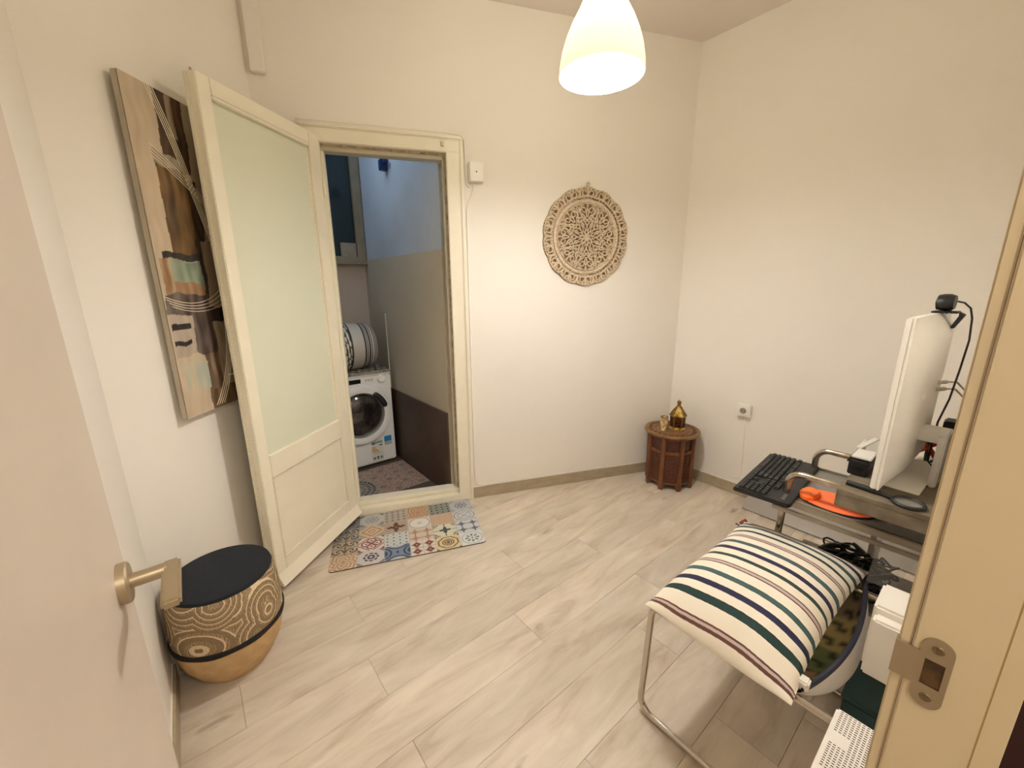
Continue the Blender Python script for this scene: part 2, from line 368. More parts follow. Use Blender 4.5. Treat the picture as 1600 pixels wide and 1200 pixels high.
# washing machine
WMX0, WMX1, WMY, WMH = .625, 1.222, 3.05, .765
wm = thing('washing_machine', 'white front-loading washing machine with dark round door seen through the doorway', 'washing machine', ((WMX0 + WMX1) / 2, WMY, 0))
def wmM(): return Matrix.Translation((-(WMX0 + WMX1) / 2, -WMY, 0))
b = MB(); b.box(WMX0, WMX1, WMY, WMY + .42, .015, WMH - .03); b.build('body', APPL, wm, M=wmM(), bevel=.008)
b = MB(); b.box(WMX0 - .002, WMX1 + .002, WMY - .004, WMY + .42, WMH - .03, WMH); b.build('worktop', APPL, wm, M=wmM(), bevel=.006)
for x in (WMX0 + .05, WMX1 - .05):
    for y in (WMY + .05, WMY + .36): b = MB(); b.lathe([(.02, 0), (.02, .016)], 12, (x, y, 0)); b.build('foot', BLACKP, wm, M=wmM())
DC = Vector((.965, WMY, .440)); RY = Matrix.Translation(DC) @ Matrix.Rotation(PI / 2, 4, 'X')
b = MB(); b.lathe([(.238, 0), (.238, .012), (.230, .028), (.205, .034), (.180, .026), (.172, .012)], 56, M=RY, caps=False)
dr = b.build('door', APPL, wm, smooth=True, M=wmM())
b = MB(); b.lathe([(.182, .022), (.176, .030), (.168, .022), (.162, .002)], 56, M=RY, caps=False); b.build('chrome_ring', APPGR, dr, smooth=True, M=Matrix.Identity(4)).matrix_parent_inverse = Matrix.Identity(4)
for ch in dr.children: ch.data.transform(wmM())
b = MB(); b.lathe([(.165, .004), (.14, .022), (.09, .034), (.03, .038), (.001, .039)], 48, M=RY, caps=False)
b.build('door_glass', mat('dark_drum_glass', (22, 20, 22), .08, spec=.8, vscale=9, col2=(70, 60, 58)), dr, smooth=True, M=wmM())
b = MB(); hp = [(.190 * math.cos(a), .190 * math.sin(a)) for a in np.linspace(math.radians(14), math.radians(58), 12)]
b.tube([RY @ Vector((x, y, .036)) for x, y in hp], .02, 10, rads=[.012] + [.021] * 10 + [.012]); b.build('door_handle', BLACKP, dr, smooth=True, M=wmM())
b = MB(); b.box(.80, .985, WMY - .006, WMY + .001, .690, .722); b.build('display', mat('display_black', (12, 14, 18), .2), wm, M=wmM(), bevel=.002)
b = MB(); b.lathe([(.031, 0), (.030, .014), (.026, .020), (.001, .021)], 28, M=Matrix.Translation((1.145, WMY, .706)) @ Matrix.Rotation(PI / 2, 4, 'X'), caps=False); b.build('program_knob', WHITEP, wm, smooth=True, M=wmM())
for k in range(3): b = MB(); b.box(1.02 + .022 * k, 1.03 + .022 * k, WMY - .004, WMY + .001, .70, .712); b.build('button', GREYP, wm, M=wmM())
def energy(U, V):
    o = np.tile(np.array([206, 208, 200.]), (len(U), 1))
    def R(u0, u1, v0, v1, c): o[(U > u0) & (U < u1) & (V > v0) & (V < v1)] = c
    R(.05, .95, .86, .96, (120, 150, 160)); R(.06, .30, .84, .90, (30, 36, 44))
    for i, c in enumerate(((196, 160, 60), (206, 176, 80), (190, 150, 60), (200, 140, 60))): R(.06, .62 - .1 * (3 - i) , .66 - .065 * i, .71 - .065 * i, c)
    R(.70, .92, .74, .79, (40, 40, 44)); R(.1, .3, .10, .22, (110, 110, 110)); R(.42, .58, .10, .24, (90, 90, 90)); R(.7, .9, .10, .22, (120, 120, 120)); R(.2, .8, .38, .40, (130, 130, 130))
    return o
MV = mat_vcol('printed_sticker', .5)
lab = colgrid('energy_label', .096, .175, 48, 90, energy, MV, wm, M=wmM() @ Matrix.Translation((1.020, WMY - .002, .030)) @ Matrix.Rotation(PI / 2, 4, 'X')); lab['label'] = 'white energy label sticker with yellow bars'
b = MB(); b.box(1.130, 1.190, WMY - .002, WMY, .180, .225); o = b.build('blue_sticker', mat('sticker_blue', (30, 130, 190), .5), wm, M=wmM()); o['label'] = 'small blue sticker'
b = MB(); b.box(1.130, 1.190, WMY - .002, WMY, .150, .180); b.build('sticker', mat('sticker_grey', (160, 165, 168), .5), wm, M=wmM())
# cloth over the washing machine top and the striped bolster on it
def clothp(U, V):
    a = np.sin(U * 75) * np.sin(V * 16 + 1) + np.sin(U * 47 + V * 23); m = a > .1
    return np.where(m[:, None], np.array([186, 182, 170.]), np.array([40, 38, 38.]))
ct = thing('printed_cloth', 'black and white printed cloth laid over the top of the washing machine', 'cloth', (0, 0, 0))
colgrid('cloth_top', .60, .40, 150, 100, clothp, VC, ct, M=Matrix.Translation((WMX0, WMY, WMH + .005)))
colgrid('cloth_hem', .60, .022, 150, 8, clothp, VC, ct, M=Matrix.Translation((WMX0, WMY - .008, WMH - .014)) @ Matrix.Rotation(PI / 2, 4, 'X'))
bo = thing('striped_bolster', 'round grey cushion with black stripes and a leafy printed band lying on the washing machine', 'cushion', (0, 0, 0))
RB = Matrix.Translation((.735, 3.225, WMH + .188)) @ Matrix.Rotation(PI / 2, 4, 'Y')
seg, nl = 64, 70; vs = []; cols = []
for i in range(nl):
    t = i / (nl - 1); x = t * .46; r = .182 * (1 - (max(0, (t - .82) / .18)) ** 2.6 * .9) * (.93 + .07 * math.sin(PI * min(1, t * 1.2)))
    for k in range(seg):
        a = 2 * PI * k / seg; vs.append(RB @ Vector((r * math.cos(a), r * math.sin(a), x)))
        if t < .46: c = (206, 200, 186) if math.sin(a * 17 + t * 60) + math.sin(t * 140 - a * 5) > .1 else (40, 40, 40)
        elif t < .485: c = (20, 20, 22)
        elif t < .68: c = (176, 172, 164)
        elif t < .90: c = (26, 26, 32) if ((t - .68) * 27.3) % 1 < .45 else (176, 172, 166)
        else: c = (120, 116, 110)
        cols.append(c)
me = bpy.data.meshes.new('bolster_cover'); me.from_pydata([tuple(v) for v in vs], [], [(i * seg + k, i * seg + (k + 1) % seg, (i + 1) * seg + (k + 1) % seg, (i + 1) * seg + k) for i in range(nl - 1) for k in range(seg)] + [tuple(range(seg)), tuple((nl - 1) * seg + k for k in range(seg))])
ca = me.color_attributes.new('Col', 'FLOAT_COLOR', 'POINT'); ca.data.foreach_set('color', [x for c in cols for x in srgb(c)]); me.materials.append(VC)
me.polygons.foreach_set('use_smooth', [True] * len(me.polygons)); o = bpy.data.objects.new('bolster_cover', me); COL.objects.link(o); o.parent = bo
# small tap high on the blue wall
b = MB(); b.box(1.225, 1.275, 2.93, 2.975, 2.19, 2.26); b.box(1.235, 1.262, 2.88, 2.93, 2.225, 2.25); tag(b.build('wall_tap', mat('tap_dark_blue', (28, 48, 96), .4), bevel=.004), 'small dark blue fitting high on the blue laundry wall', 'fitting')

# ------------------------------------------------------------------ door frame in the back wall + threshold
fr = thing('door_frame', None, None, P3, AB); struct(fr)
def prof_frame(name, s0, s1, z0, z1, y0, y1, bev=.004, m=CREAM, lab=None):
    b = MB(); b.box(s0, s1, y0, y1, z0, z1); o = b.build(name, m, fr, bevel=bev)
    return o
I0, I1, IZ, IB = .285, .925, 2.118, .083
prof_frame('side_post', .192, I0, 0, 2.198, -.022, .0); prof_frame('side_post', I1, 1.018, 0, 2.198, -.022, .0)
prof_frame('head_board', .192, 1.018, IZ, 2.198, -.024, .0)
prof_frame('edge_bead', .192, .212, 0, 2.185, -.032, -.02, .005); prof_frame('edge_bead', .998, 1.018, 0, 2.185, -.032, -.02, .005)
prof_frame('edge_bead', .192, 1.018, 2.182, 2.200, -.034, -.02, .005)
prof_frame('inner_post', .235, I0, 0, OZ, 0, T + .01); prof_frame('inner_post', I1, .965, 0, OZ, 0, T + .01)
prof_frame('stop_strip', I1 - .018, I1, IB, IZ, .022, T + .01, .003, STOPP); prof_frame('grime_line', I1 - .006, I1, IB, IZ, .004, .022, .002, GRIME); prof_frame('stop_strip', I0 - .005, I0 + .012, IB, IZ, .03, T + .01, .003)
prof_frame('head_stop', I0, I1, IZ - .028, IZ, .022, T + .01, .003, STOPP); prof_frame('grime_line', I0, I1, IZ - .007, IZ, .004, .022, .002, GRIME); prof_frame('inner_head', .235, .965, IZ, OZ, 0, T + .01)
prof_frame('threshold', .235, .965, 0, IB - .03, -.022, T + .01, .006); prof_frame('threshold_lip', .24, .96, IB - .03, IB, .012, T + .01, .006)
b = MB(); b.box(.90, .915, -.034, -.024, 2.145, 2.17); b.lathe([(.006, 0), (.006, .012)], 10, M=Matrix.Translation((.9075, -.024, 2.157)) @ Matrix.Rotation(PI / 2, 4, 'X')); b.build('latch_plate', STEEL, fr, bevel=.001)

# ------------------------------------------------------------------ open glazed door leaf
HG = P3 + bd * .283 - Vector((-bd.y, bd.x, 0)) * .024
FE = Vector((.184, 1.971, 0)); e = (FE - HG); e.z = 0; LW_ = .652; AE = math.atan2(e.y, e.x)
dl = thing('glazed_door', 'old cream door leaf with tall frosted pane standing open beside the picture', 'door', HG, AE)
# local: x to free edge, +y? visible side
D0, D1 = -.036, 0.0
Z0, Z1 = .045, 2.145
def leafb(name, x0, x1, y0, y1, z0, z1, m=CREAM, bev=.003, par=None):
    b = MB(); b.box(x0, x1, y0, y1, z0, z1); return b.build(name, m, par or dl, bevel=bev)
leafb('stile', .0, .072, D0, D1, Z0, Z1); leafb('stile', .595, LW_, D0, D1, Z0, Z1)
leafb('top_rail', .072, .595, D0, D1, 2.085, Z1); leafb('lock_rail', .072, .595, D0, D1, .565, .66); leafb('bottom_rail', .072, .595, D0, D1, Z0, .155)
leafb('lower_panel', .07, .60, D0 + .008, D1 - .009, .15, .57, bev=0)
leafb('frosted_pane', .07, .60, D0 + .014, D0 + .020, .65, 2.09, PANE, 0)
for (x0, x1, z0, z1) in ((.072, .595, .655, .668), (.072, .595, 2.072, 2.086), (.072, .084, .668, 2.072), (.583, .595, .668, 2.072)):
    leafb('glazing_bead', x0, x1, D0 + .016, D1 - .012 if x1 - x0 < .1 else D1 + .002, z0, z1)
for (x0, x1, z0, z1) in ((.072, .595, .145, .158), (.072, .595, .560, .570), (.072, .080, .158, .560), (.587, .595, .158, .560)):
    leafb('panel_moulding', x0, x1, D1 - .010, D1 + .003, z0, z1)
b = MB(); b.prism([(D1, Z0 + .045), (D1 + .030, Z0 - .008), (D1 + .026, Z0 - .014), (D1, Z0 - .004)], 0, LW_, M=Matrix(((0, 0, 1, 0), (1, 0, 0, 0), (0, 1, 0, 0), (0, 0, 0, 1))))
b.build('weather_bar', CREAM, dl)
b = MB(); b.tube([(LW_ - .012, D0 + .01, Z1 - .002), (LW_ - .012, D0 + .01, Z1 + .012)], .004, 8); b.build('bolt_pin', STEEL, dl)
leafb('edge_strip', LW_ - .004, LW_ + .006, D0 - .012, D0 + .006, Z0, Z1 - .002)
for z in (.3, 1.1, 1.9):
    b = MB(); b.lathe([(.006, -.04), (.006, .04)], 12, (-.004, D1 + .004, z)); b.build('hinge', CREAM, dl, smooth=True)

# ------------------------------------------------------------------ tiled-print mat
ox, rd, bl_, gy, cr_ = (200, 128, 70), (150, 52, 30), (70, 92, 130), (120, 124, 130), (226, 216, 196)
TL = [  # rows front to back: (background, ink, ink2, style)
 [((222, 196, 160), (188, 128, 80), (120, 90, 70), 'lace'), ((206, 198, 200), (60, 58, 70), (150, 120, 130), 'star'), ((120, 140, 170), (46, 66, 108), (190, 196, 200), 'arcs'), ((226, 220, 210), (150, 52, 28), (150, 130, 110), 'diam4'), ((228, 208, 150), (150, 96, 40), (90, 60, 40), 'octo'), ((220, 222, 218), (96, 108, 124), (180, 184, 186), 'snow')],
 [((196, 172, 140), (56, 48, 46), (90, 76, 66), 'scroll4'), ((228, 208, 196), (150, 70, 66), (60, 40, 44), 'knot'), ((206, 212, 208), (120, 140, 156), (170, 150, 120), 'dots'), ((224, 198, 170), (176, 140, 116), (200, 120, 80), 'dots4'), ((224, 218, 190), (48, 66, 60), (90, 110, 80), 'cornerstar'), ((206, 208, 210), (92, 104, 128), (120, 128, 140), 'dots4')],
 [((170, 158, 142), (58, 54, 54), (100, 90, 80), 'scroll4'), ((222, 190, 150), (196, 140, 96), (170, 160, 140), 'diam1'), ((204, 184, 160), (110, 58, 36), (140, 84, 50), 'star8'), ((214, 206, 196), (232, 228, 218), (160, 150, 140), 'circle'), ((220, 180, 146), (206, 150, 110), (190, 140, 110), 'fine'), ((206, 208, 206), (150, 156, 164), (130, 136, 146), 'lines')],
 [((130, 124, 122), (70, 66, 70), (90, 90, 96), 'star'), ((190, 188, 180), (140, 146, 150), (110, 120, 130), 'star'), ((180, 166, 150), (128, 110, 98), (214, 206, 196), 'dots'), ((216, 176, 130), (186, 112, 58), (150, 90, 50), 'lace'), ((140, 148, 132), (50, 62, 56), (90, 100, 90), 'dots'), ((186, 186, 190), (118, 120, 132), (160, 162, 168), 'star')]]
def tile(st, a, c):
    r = np.hypot(a, c); t = np.arctan2(c, a); m = np.zeros_like(a, bool); k = np.zeros_like(a, bool); A, C = np.abs(a), np.abs(c)
    if st == 'lace': m = (np.sin(8 * t) * .12 + r) % .34 < .15; k = r < .1
    elif st == 'star': m = (r < .35 + .35 * np.abs(np.cos(4 * t))) & (r % .3 > .12); k = (A + C > 1.5)
    elif st == 'arcs': m = (np.abs(np.hypot(A - 1.25, C) - .75) < .08) | (np.abs(np.hypot(A, C - 1.5) - .95) < .07) | ((np.hypot(A - 1.25, C) < .5)); k = np.hypot(A, C - 1.5) < .8; m |= (r < .2) & (A < .09)
    elif st == 'diam4': m = (np.abs(A - .5) / .36 + np.abs(C - .5) / .42 < 1) & ~((np.abs(A - .5) < .05) & (np.abs(C - .5) < .05)); k = (A < .03) | (C < .03) | (np.abs(np.abs(A - .5) / .44 + np.abs(C - .5) / .5 - 1) < .05)
    elif st == 'octo': q = np.maximum(np.maximum(A, C), (A + C) * .72); m = (np.abs(q - .78) < .07) | (np.abs(r - .45) < .06); k = (r < .16) | (np.abs(r - .28) < .05) | (A + C > 1.75)
    elif st == 'snow': m = (np.abs(r - .42) < .16) & (np.cos(8 * t) > 0) | (r < .1); k = np.abs(r - .85) < .05
    elif st == 'scroll4': x, y = A - .5, C - .5; q = np.hypot(x, y); s = np.arctan2(y, x); m = ((q * 9 + s) % 3.14 < 1.2) & (q < .44); k = (A < .04) | (C < .04) | (A > .95) | (C > .95)
    elif st == 'knot': m = (np.abs(np.hypot(A - .42, C - .0) - .34) < .07) | (np.abs(np.hypot(A, C - .42) - .34) < .07) | (np.abs(A + C - 1.15) < .07); k = (np.hypot(A - .42, C) < .09) | (np.hypot(A, C - .42) < .09) | (A + C > 1.7)
    elif st == 'dots': x, y = (a * 2 % 1) - .5, (c * 2 % 1) - .5; m = np.hypot(x * 1.4, y) < .26; k = (np.abs(x) + np.abs(y) > .85)
    elif st == 'dots4': x, y = A - .5, C - .5; m = (np.hypot(x, y) < .26 + .06 * np.cos(4 * np.arctan2(y, x))); k = (np.abs(x) < .05) | (np.abs(y) < .05)
    elif st == 'cornerstar': m = (np.hypot(A - 1, C - 1) < .5) & ((np.hypot(A - 1, C - 1) * 10 + 3 * t) % 2 < 1) | (r < .35 * np.abs(np.cos(2 * t)) + .15); k = (A < .05) | (C < .05)
    elif st == 'diam1': m = (np.abs(A + C - .8) < .12) | (np.abs(A + C - .3) < .08); k = (A + C > 1.25)
    elif st == 'star8': m = (r < .3 + .5 * np.abs(np.cos(2 * t)) ** 3) & (r > .08); k = (np.sin(a * 18) * np.sin(c * 18) > .3)
    elif st == 'circle': m = (r < .82) & (r > .2); k = (np.abs(r - .85) < .05) | ((r < .4) & (np.sin(t * 10) > .2) & (r > .12))
    elif st == 'fine': m = np.sin(a * 22) * np.sin(c * 22) > .1; k = (A > .94)
    elif st == 'lines': m = (np.abs(A - C) < .06) | (np.abs(r - .6) < .04); k = np.abs(r - .9) < .04
    return m, k
def matcol(U, V):
    x = U * 6; y = V * 4; i = np.clip(x.astype(int), 0, 5); j = np.clip(y.astype(int), 0, 3); a = (x - i) * 2 - 1; c = (y - j) * 2 - 1
    out = np.zeros((len(U), 3))
    for jj in range(4):
        for ii in range(6):
            s = (i == ii) & (j == jj); bg, k1, k2, st = TL[jj][ii]
            m, k = tile(st, a[s], c[s]); q = np.tile(np.array(bg, float), (s.sum(), 1)); q[k] = k2; q[m] = k1
            out[s] = q
    seam = (np.maximum(np.abs(a), np.abs(c)) > .965); out[seam] = out[seam] * .5 + np.array([190, 184, 172]) * .5
    g = out.mean(1, keepdims=True); n_ = (np.sin(U * 700) * np.sin(V * 420) * 7)[:, None]
    return np.clip((out * .72 + g * .28 + n_) * .93, 0, 255)
mc = [Vector((.375, 1.946, 0)), Vector((1.141, 1.646, 0))]; md = (mc[1] - mc[0]); AM = math.atan2(md.y, md.x); MWd, MDp = md.length, .490
MM = frame_at(mc[0], AM)
mt = thing('patchwork_tile_mat', 'rectangular mat printed with colourful patchwork of old tiles at the doorway', 'doormat', mc[0], AM)
o = colgrid('printed_top', MWd, MDp, 361, 221, matcol, mat_vcol('printed_mat', .55, .15, 300), mt)
for v in o.data.vertices:   # rounded corners
    R_ = .022; x, y = v.co.x, v.co.y; dx = max(R_ - x, x - (MWd - R_), 0); dy = max(R_ - y, y - (MDp - R_), 0)
    d = math.hypot(dx, dy)
    if dx > 0 and dy > 0 and d > R_:
        sx = 1 if x > MWd / 2 else -1; sy = 1 if y > MDp / 2 else -1
        cxx = MWd - R_ if sx > 0 else R_; cyy = MDp - R_ if sy > 0 else R_
        v.co.x = cxx + sx * dx / d * R_; v.co.y = cyy + sy * dy / d * R_
    v.co.z = .0068
rp = []
for cxx, cyy, a0 in ((MWd - .022, .022, -90), (MWd - .022, MDp - .022, 0), (.022, MDp - .022, 90), (.022, .022, 180)):
    for k in range(7): a = math.radians(a0 + 15 * k); rp.append((cxx + .022 * math.cos(a), cyy + .022 * math.sin(a)))
b = MB(); b.prism(rp, .0005, .0065); b.build('rubber_edge', mat('mat_backing', (96, 82, 66), .9), mt)

# ------------------------------------------------------------------ pouf
pf = thing('round_pouf', 'low round pouf with black top, looped brown side and tan base beside the door handle', 'pouf', (-.0315, 1.674, 0))
def plathe(name, prof, m, seg=56, star=None):
    b = MB(); b.lathe(prof, seg, caps=True, star=star); return b.build(name, m, pf, smooth=True)
plathe('black_top', [(.158, .368), (.163, .379), (.160, .389), (.10, .396), (.01, .397)], NAVYF)
loop = N('looped_tapestry')
def looped():
    q = loop; tc = q.n('ShaderNodeTexCoord'); mp = q.n('ShaderNodeMapping'); q.l(tc.outputs['Object'], mp.inputs[0])
    w1 = q.n('ShaderNodeTexVoronoi'); w1.inputs['Scale'].default_value = 7.0; w1.feature = 'F1'; q.l(mp.outputs[0], w1.inputs['Vector'])
    m1 = q.n('ShaderNodeMath', operation='MULTIPLY'); m1.inputs[1].default_value = 10; q.l(w1.outputs['Distance'], m1.inputs[0])
    f1 = q.n('ShaderNodeMath', operation='FRACT'); q.l(m1.outputs[0], f1.inputs[0])
    lt = q.n('ShaderNodeMath', operation='LESS_THAN'); lt.inputs[1].default_value = .17; q.l(f1.outputs[0], lt.inputs[0])
    nz = q.n('ShaderNodeTexNoise'); nz.inputs['Scale'].default_value = 200; q.l(mp.outputs[0], nz.inputs['Vector'])
    mx = q.n('ShaderNodeMix', data_type='RGBA'); mx.inputs[6].default_value = srgb((112, 92, 66)); mx.inputs[7].default_value = srgb((146, 124, 94)); q.l(nz.outputs[0], mx.inputs[0])
    my = q.n('ShaderNodeMix', data_type='RGBA'); my.inputs[7].default_value = srgb((214, 194, 160)); q.l(mx.outputs[2], my.inputs[6]); q.l(lt.outputs[0], my.inputs[0])
    wa = q.n('ShaderNodeTexWave'); wa.inputs['Scale'].default_value = 45; wa.inputs['Distortion'].default_value = 12; q.l(mp.outputs[0], wa.inputs['Vector'])
    f2 = q.n('ShaderNodeMath', operation='GREATER_THAN'); f2.inputs[1].default_value = .72; q.l(wa.outputs['Fac'], f2.inputs[0])
    f3 = q.n('ShaderNodeMath', operation='LESS_THAN'); f3.inputs[1].default_value = .5; q.l(f1.outputs[0], f3.inputs[0])
    f4 = q.n('ShaderNodeMath', operation='MULTIPLY'); q.l(f2.outputs[0], f4.inputs[0]); q.l(f3.outputs[0], f4.inputs[1])
    f5 = q.n('ShaderNodeMath', operation='MULTIPLY'); f5.inputs[1].default_value = .55; q.l(f4.outputs[0], f5.inputs[0])
    mz = q.n('ShaderNodeMix', data_type='RGBA'); mz.inputs[7].default_value = srgb((196, 174, 138)); q.l(f5.outputs[0], mz.inputs[0]); q.l(my.outputs[2], mz.inputs[6])
    q.l(mz.outputs[2], q.b.inputs['Base Color']); q.b.inputs['Roughness'].default_value = .9
    bp = q.n('ShaderNodeBump'); bp.inputs['Strength'].default_value = .6; bp.inputs['Distance'].default_value = .003; q.l(lt.outputs[0], bp.inputs['Height']); q.l(bp.outputs[0], q.b.inputs['Normal'])
looped()
plathe('looped_side', [(.158, .385), (.168, .365), (.175, .30), (.178, .25), (.177, .185), (.175, .18)], loop.m)
plathe('black_piping', [(.172, .168), (.180, .174), (.183, .183), (.180, .192), (.172, .197)], BLACKF, star=lambda a: 1 + .008 * math.sin(a * 9))
plathe('tan_base', [(.176, .18), (.173, .15), (.160, .09), (.132, .035), (.112, .010), (.105, .0)], TANF, star=lambda a: 1 + .006 * math.sin(a * 7 + 1))

# ------------------------------------------------------------------ picture on the left wall
PW, PH, PZ = .60, 1.145, .922
pic = thing('abstract_canvas', 'tall abstract canvas in browns and greys with white string lines, half behind the door', 'picture', P4 + ld * .232, AL)
b = MB(); b.box(0, PW, -.042, -.018, PZ, PZ + PH); b.build('stretcher', mat('canvas_side', (176, 166, 148), .85, bump=.3, bscale=200), pic, bevel=.003)
b = MB(); b.box(.06, PW - .06, -.018, -.001, PZ + .06, PZ + PH - .06); b.build('wall_batten', CARVE, pic)
def paint(U, V):
    q = U * PW / .33; v = 1 - V
    n1 = np.sin(q * 9 + np.sin(v * 31) * 1.2) * .5 + np.sin(q * 23 + v * 17) * .3; n2 = np.sin(v * 60 + q * 14) * .5 + np.sin(v * 13 - q * 30) * .5
    jt = n1 * .02 + n2 * .008; qq = q + jt; vv = v + jt * .35
    o = np.tile(np.array([186, 168, 144.]), (len(U), 1)); o += (n1 * 5 + n2 * 3)[:, None]
    def R(q0, q1, v0, v1, c, tx=0.0, c2=None):
        m = (qq > q0) & (qq < q1) & (vv > v0) & (vv < v1)
        cc = np.tile(np.array(c, float), (m.sum(), 1))
        if c2 is not None:
            w = np.clip(.5 + n1[m] * .8 + .4 * np.sin(qq[m] * 40), 0, 1)[:, None]; cc = cc * (1 - w) + np.array(c2, float) * w
        cc += (tx * n2[m])[:, None]; o[m] = cc
    R(.36, .80, -.1, .22, (62, 44, 30), 6, (84, 50, 26)); R(.50, .60, -.1, .12, (140, 120, 96), 4); R(.72, .86, -.1, .30, (170, 154, 128), 4)
    R(.86, 1.05, -.1, .25, (112, 96, 78), 6); R(1.05, 1.9, -.1, .38, (158, 142, 116), 6)
    R(.24, .62, .19, .48, (112, 82, 42), 10, (74, 54, 30)); R(.24, .56, .18, .215, (150, 138, 116), 5); R(.60, .76, .24, .46, (60, 42, 26), 6)
    R(.76, 1.15, .28, .42, (166, 148, 122), 5)
    R(.10, .72, .470, .492, (40, 36, 28), 4); R(.86, 1.3, .40, .49, (44, 48, 38), 6, (28, 34, 30)); R(1.3, 1.9, .36, .56, (120, 90, 50), 6)
    R(.04, .36, .492, .60, (134, 98, 66), 10, (168, 144, 112)); R(.20, .72, .495, .565, (116, 132, 110), 8, (142, 150, 130)); R(.2, .72, .565, .60, (148, 114, 80), 8)
    R(.62, 1.0, .425, .65, (156, 138, 112), 4); R(.60, .66, .42, .62, (50, 40, 32), 2)
    R(.02, .64, .60, .80, (66, 50, 42), 8, (104, 92, 82)); R(.02, .34, .665, .80, (170, 156, 140), 4); R(.04, .30, .695, .715, (30, 24, 22), 0); R(.04, .28, .748, .762, (30, 24, 22), 0)
    R(.62, .98, .65, .70, (52, 36, 28), 4); R(.98, 1.25, .60, .82, (112, 46, 20), 8, (60, 36, 24)); R(1.25, 1.9, .56, .8, (96, 70, 44), 8)
    R(.64, 1.05, .70, .93, (150, 134, 108), 8); R(.40, .64, .80, .98, (94, 72, 50), 8, (132, 112, 90))
    R(.10, .42, .82, .92, (166, 172, 160), 3, (190, 176, 150)); R(.42, 1.4, .93, 1.1, (118, 92, 60), 8, (84, 62, 40)); R(1.05, 1.9, .8, 1.1, (70, 44, 28), 8)
    st = np.sin(q * 55 + np.sin(v * 40) * 1.5) * np.sin(v * 9 + q * 6); dk = (o.mean(1) < 135); o[dk] += (st[dk] * 11)[:, None]; o[~dk] += (st[~dk] * 4)[:, None]
    return np.clip(o, 0, 255)
colgrid('painted_face', PW, PH, 200, 380, paint, mat_vcol('canvas_paint', .7, .4, 500), pic, M=Matrix.Translation((0, -.0425, PZ)) @ Matrix.Rotation(PI / 2, 4, 'X'))
b = MB()
def ln(pts, r=.0014, n=24):   # quadratic/cubic smooth line through q,v control points
    P = [Vector((p[0] * .33, -.0435, PZ + PH * (1 - p[1]))) for p in pts]; out = []
    for i in range(n + 1):
        t = i / n; Q = P[:]
        while len(Q) > 1: Q = [Q[j].lerp(Q[j + 1], t) for j in range(len(Q) - 1)]
        out.append(Q[0])
    b.tube(out, r, 5)
for k in range(4):
    d = k * .03
    ln([(.28 + d, .0), (.62 + d, .20), (.80 + d * .5, .42), (1.0 + d, .62), (1.45, .80 + d)])
    ln([(.0 + d, .605 + d * .35), (.45, .66 + d * .2), (.9, .62 + d * .4), (1.05, .50 + d)])
    ln([(.20, .165 + d * .35), (.6, .22 + d * .3), (1.1, .34 + d * .3)], .0012)
    ln([(.85 + d, .22), (.75 + d * 1.5, .45), (.95, .7), (.85 + d, .86), (.46 + d * 1.4, .99)])
for k in range(3): ln([(1.15, .12 + k * .01), (.98 + k * .03, .3), (.9, .42)], .0011)
ln([(.74, .895), (1.12, .905)], .005); ln([(1.0, .845), (1.1, .845)], .003)
b.build('string_lines', mat('off_white_paint_string', (232, 220, 198), .7), pic)

# ------------------------------------------------------------------ carved round wall ornament
MCx, MCz, MR = 1.80, 1.70, .307
man = thing('carved_wall_disc', 'round openwork carved wooden wall disc in whitewashed beige', 'wall ornament', (MBK @ Vector((MCx, 0, MCz))), AB)
def pol(r, a, y=-.012): return (r * math.sin(a), y, r * math.cos(a))
def spiral(cr, ca, r0, turns, a0, sgn, y, n=22):
    c = Vector(pol(cr, ca, y)); out = []
    for i in range(n + 1):
        t = i / n; r = r0 * (1 - .78 * t); a = a0 + sgn * turns * 2 * PI * t
        out.append(Vector((c.x + r * math.cos(a), y, c.z + r * math.sin(a))))
    return out
def ring(name, r, w, h, y=-.006):
    b = MB(); b.lathe([(r - w, 0), (r - w, h), (r - w * .4, h + .004), (r + w * .4, h + .004), (r + w, h), (r + w, 0)], 96, M=Matrix.Rotation(PI / 2, 4, 'X'), caps=False)
    return b.build(name, CARVE, man, smooth=True)
ring('flat_band', .216, .010, .012); ring('edge_ring', .200, .004, .014)
NB = 14; proto = None
b = MB()
for sg in (-1, 1):
    b.tube(spiral(.264, sg * .085, .030, 1.25, PI / 2 if sg > 0 else PI / 2, sg, -.012), .0055, 6, rads=[.0065 - .0028 * i / 22 for i in range(23)], flat=(0, 1, 0))
    b.tube([pol(.234, sg * .01), pol(.262, sg * .02), pol(.292, sg * .10), pol(.286, sg * .20), pol(.256, sg * .215), pol(.234, sg * .20)], .006, 6, flat=(0, 1, 0))
    b.tube([pol(.236, sg * .15, -.010), pol(.247, sg * .155, -.014), pol(.262, sg * .14, -.010)], .006, 6)
    b.tube([pol(.240, sg * .06, -.010), pol(.250, sg * .045, -.013)], .006, 6)
    b.tube([pol(.268, sg * .205, -.012), pol(.284, sg * .165, -.014), pol(.276, sg * .13, -.012)], .0055, 6); b.tube([pol(.232, sg * .10), pol(.242, sg * .09)], .0055, 6)
b.tube([pol(.280, 0), pol(.300, 0)], .006, 6, rads=[.008, .004])
b.tube([pol(.226, 0, -.008), pol(.262, 0, -.008)], .004, 6)
proto = b.build('border_scroll', CARVE, man, smooth=True)
for k in range(1, NB):
    o = proto.copy(); COL.objects.link(o); o.parent = man; o.rotation_euler = (0, 2 * PI * k / NB, 0)
b = MB(); b.lathe([(.228, 0), (.291, 0), (.291, .004), (.228, .004)], 112, M=Matrix.Rotation(PI / 2, 4, 'X'), caps=False, star=lambda a: 1 + .026 * abs(math.sin(a * 7)))
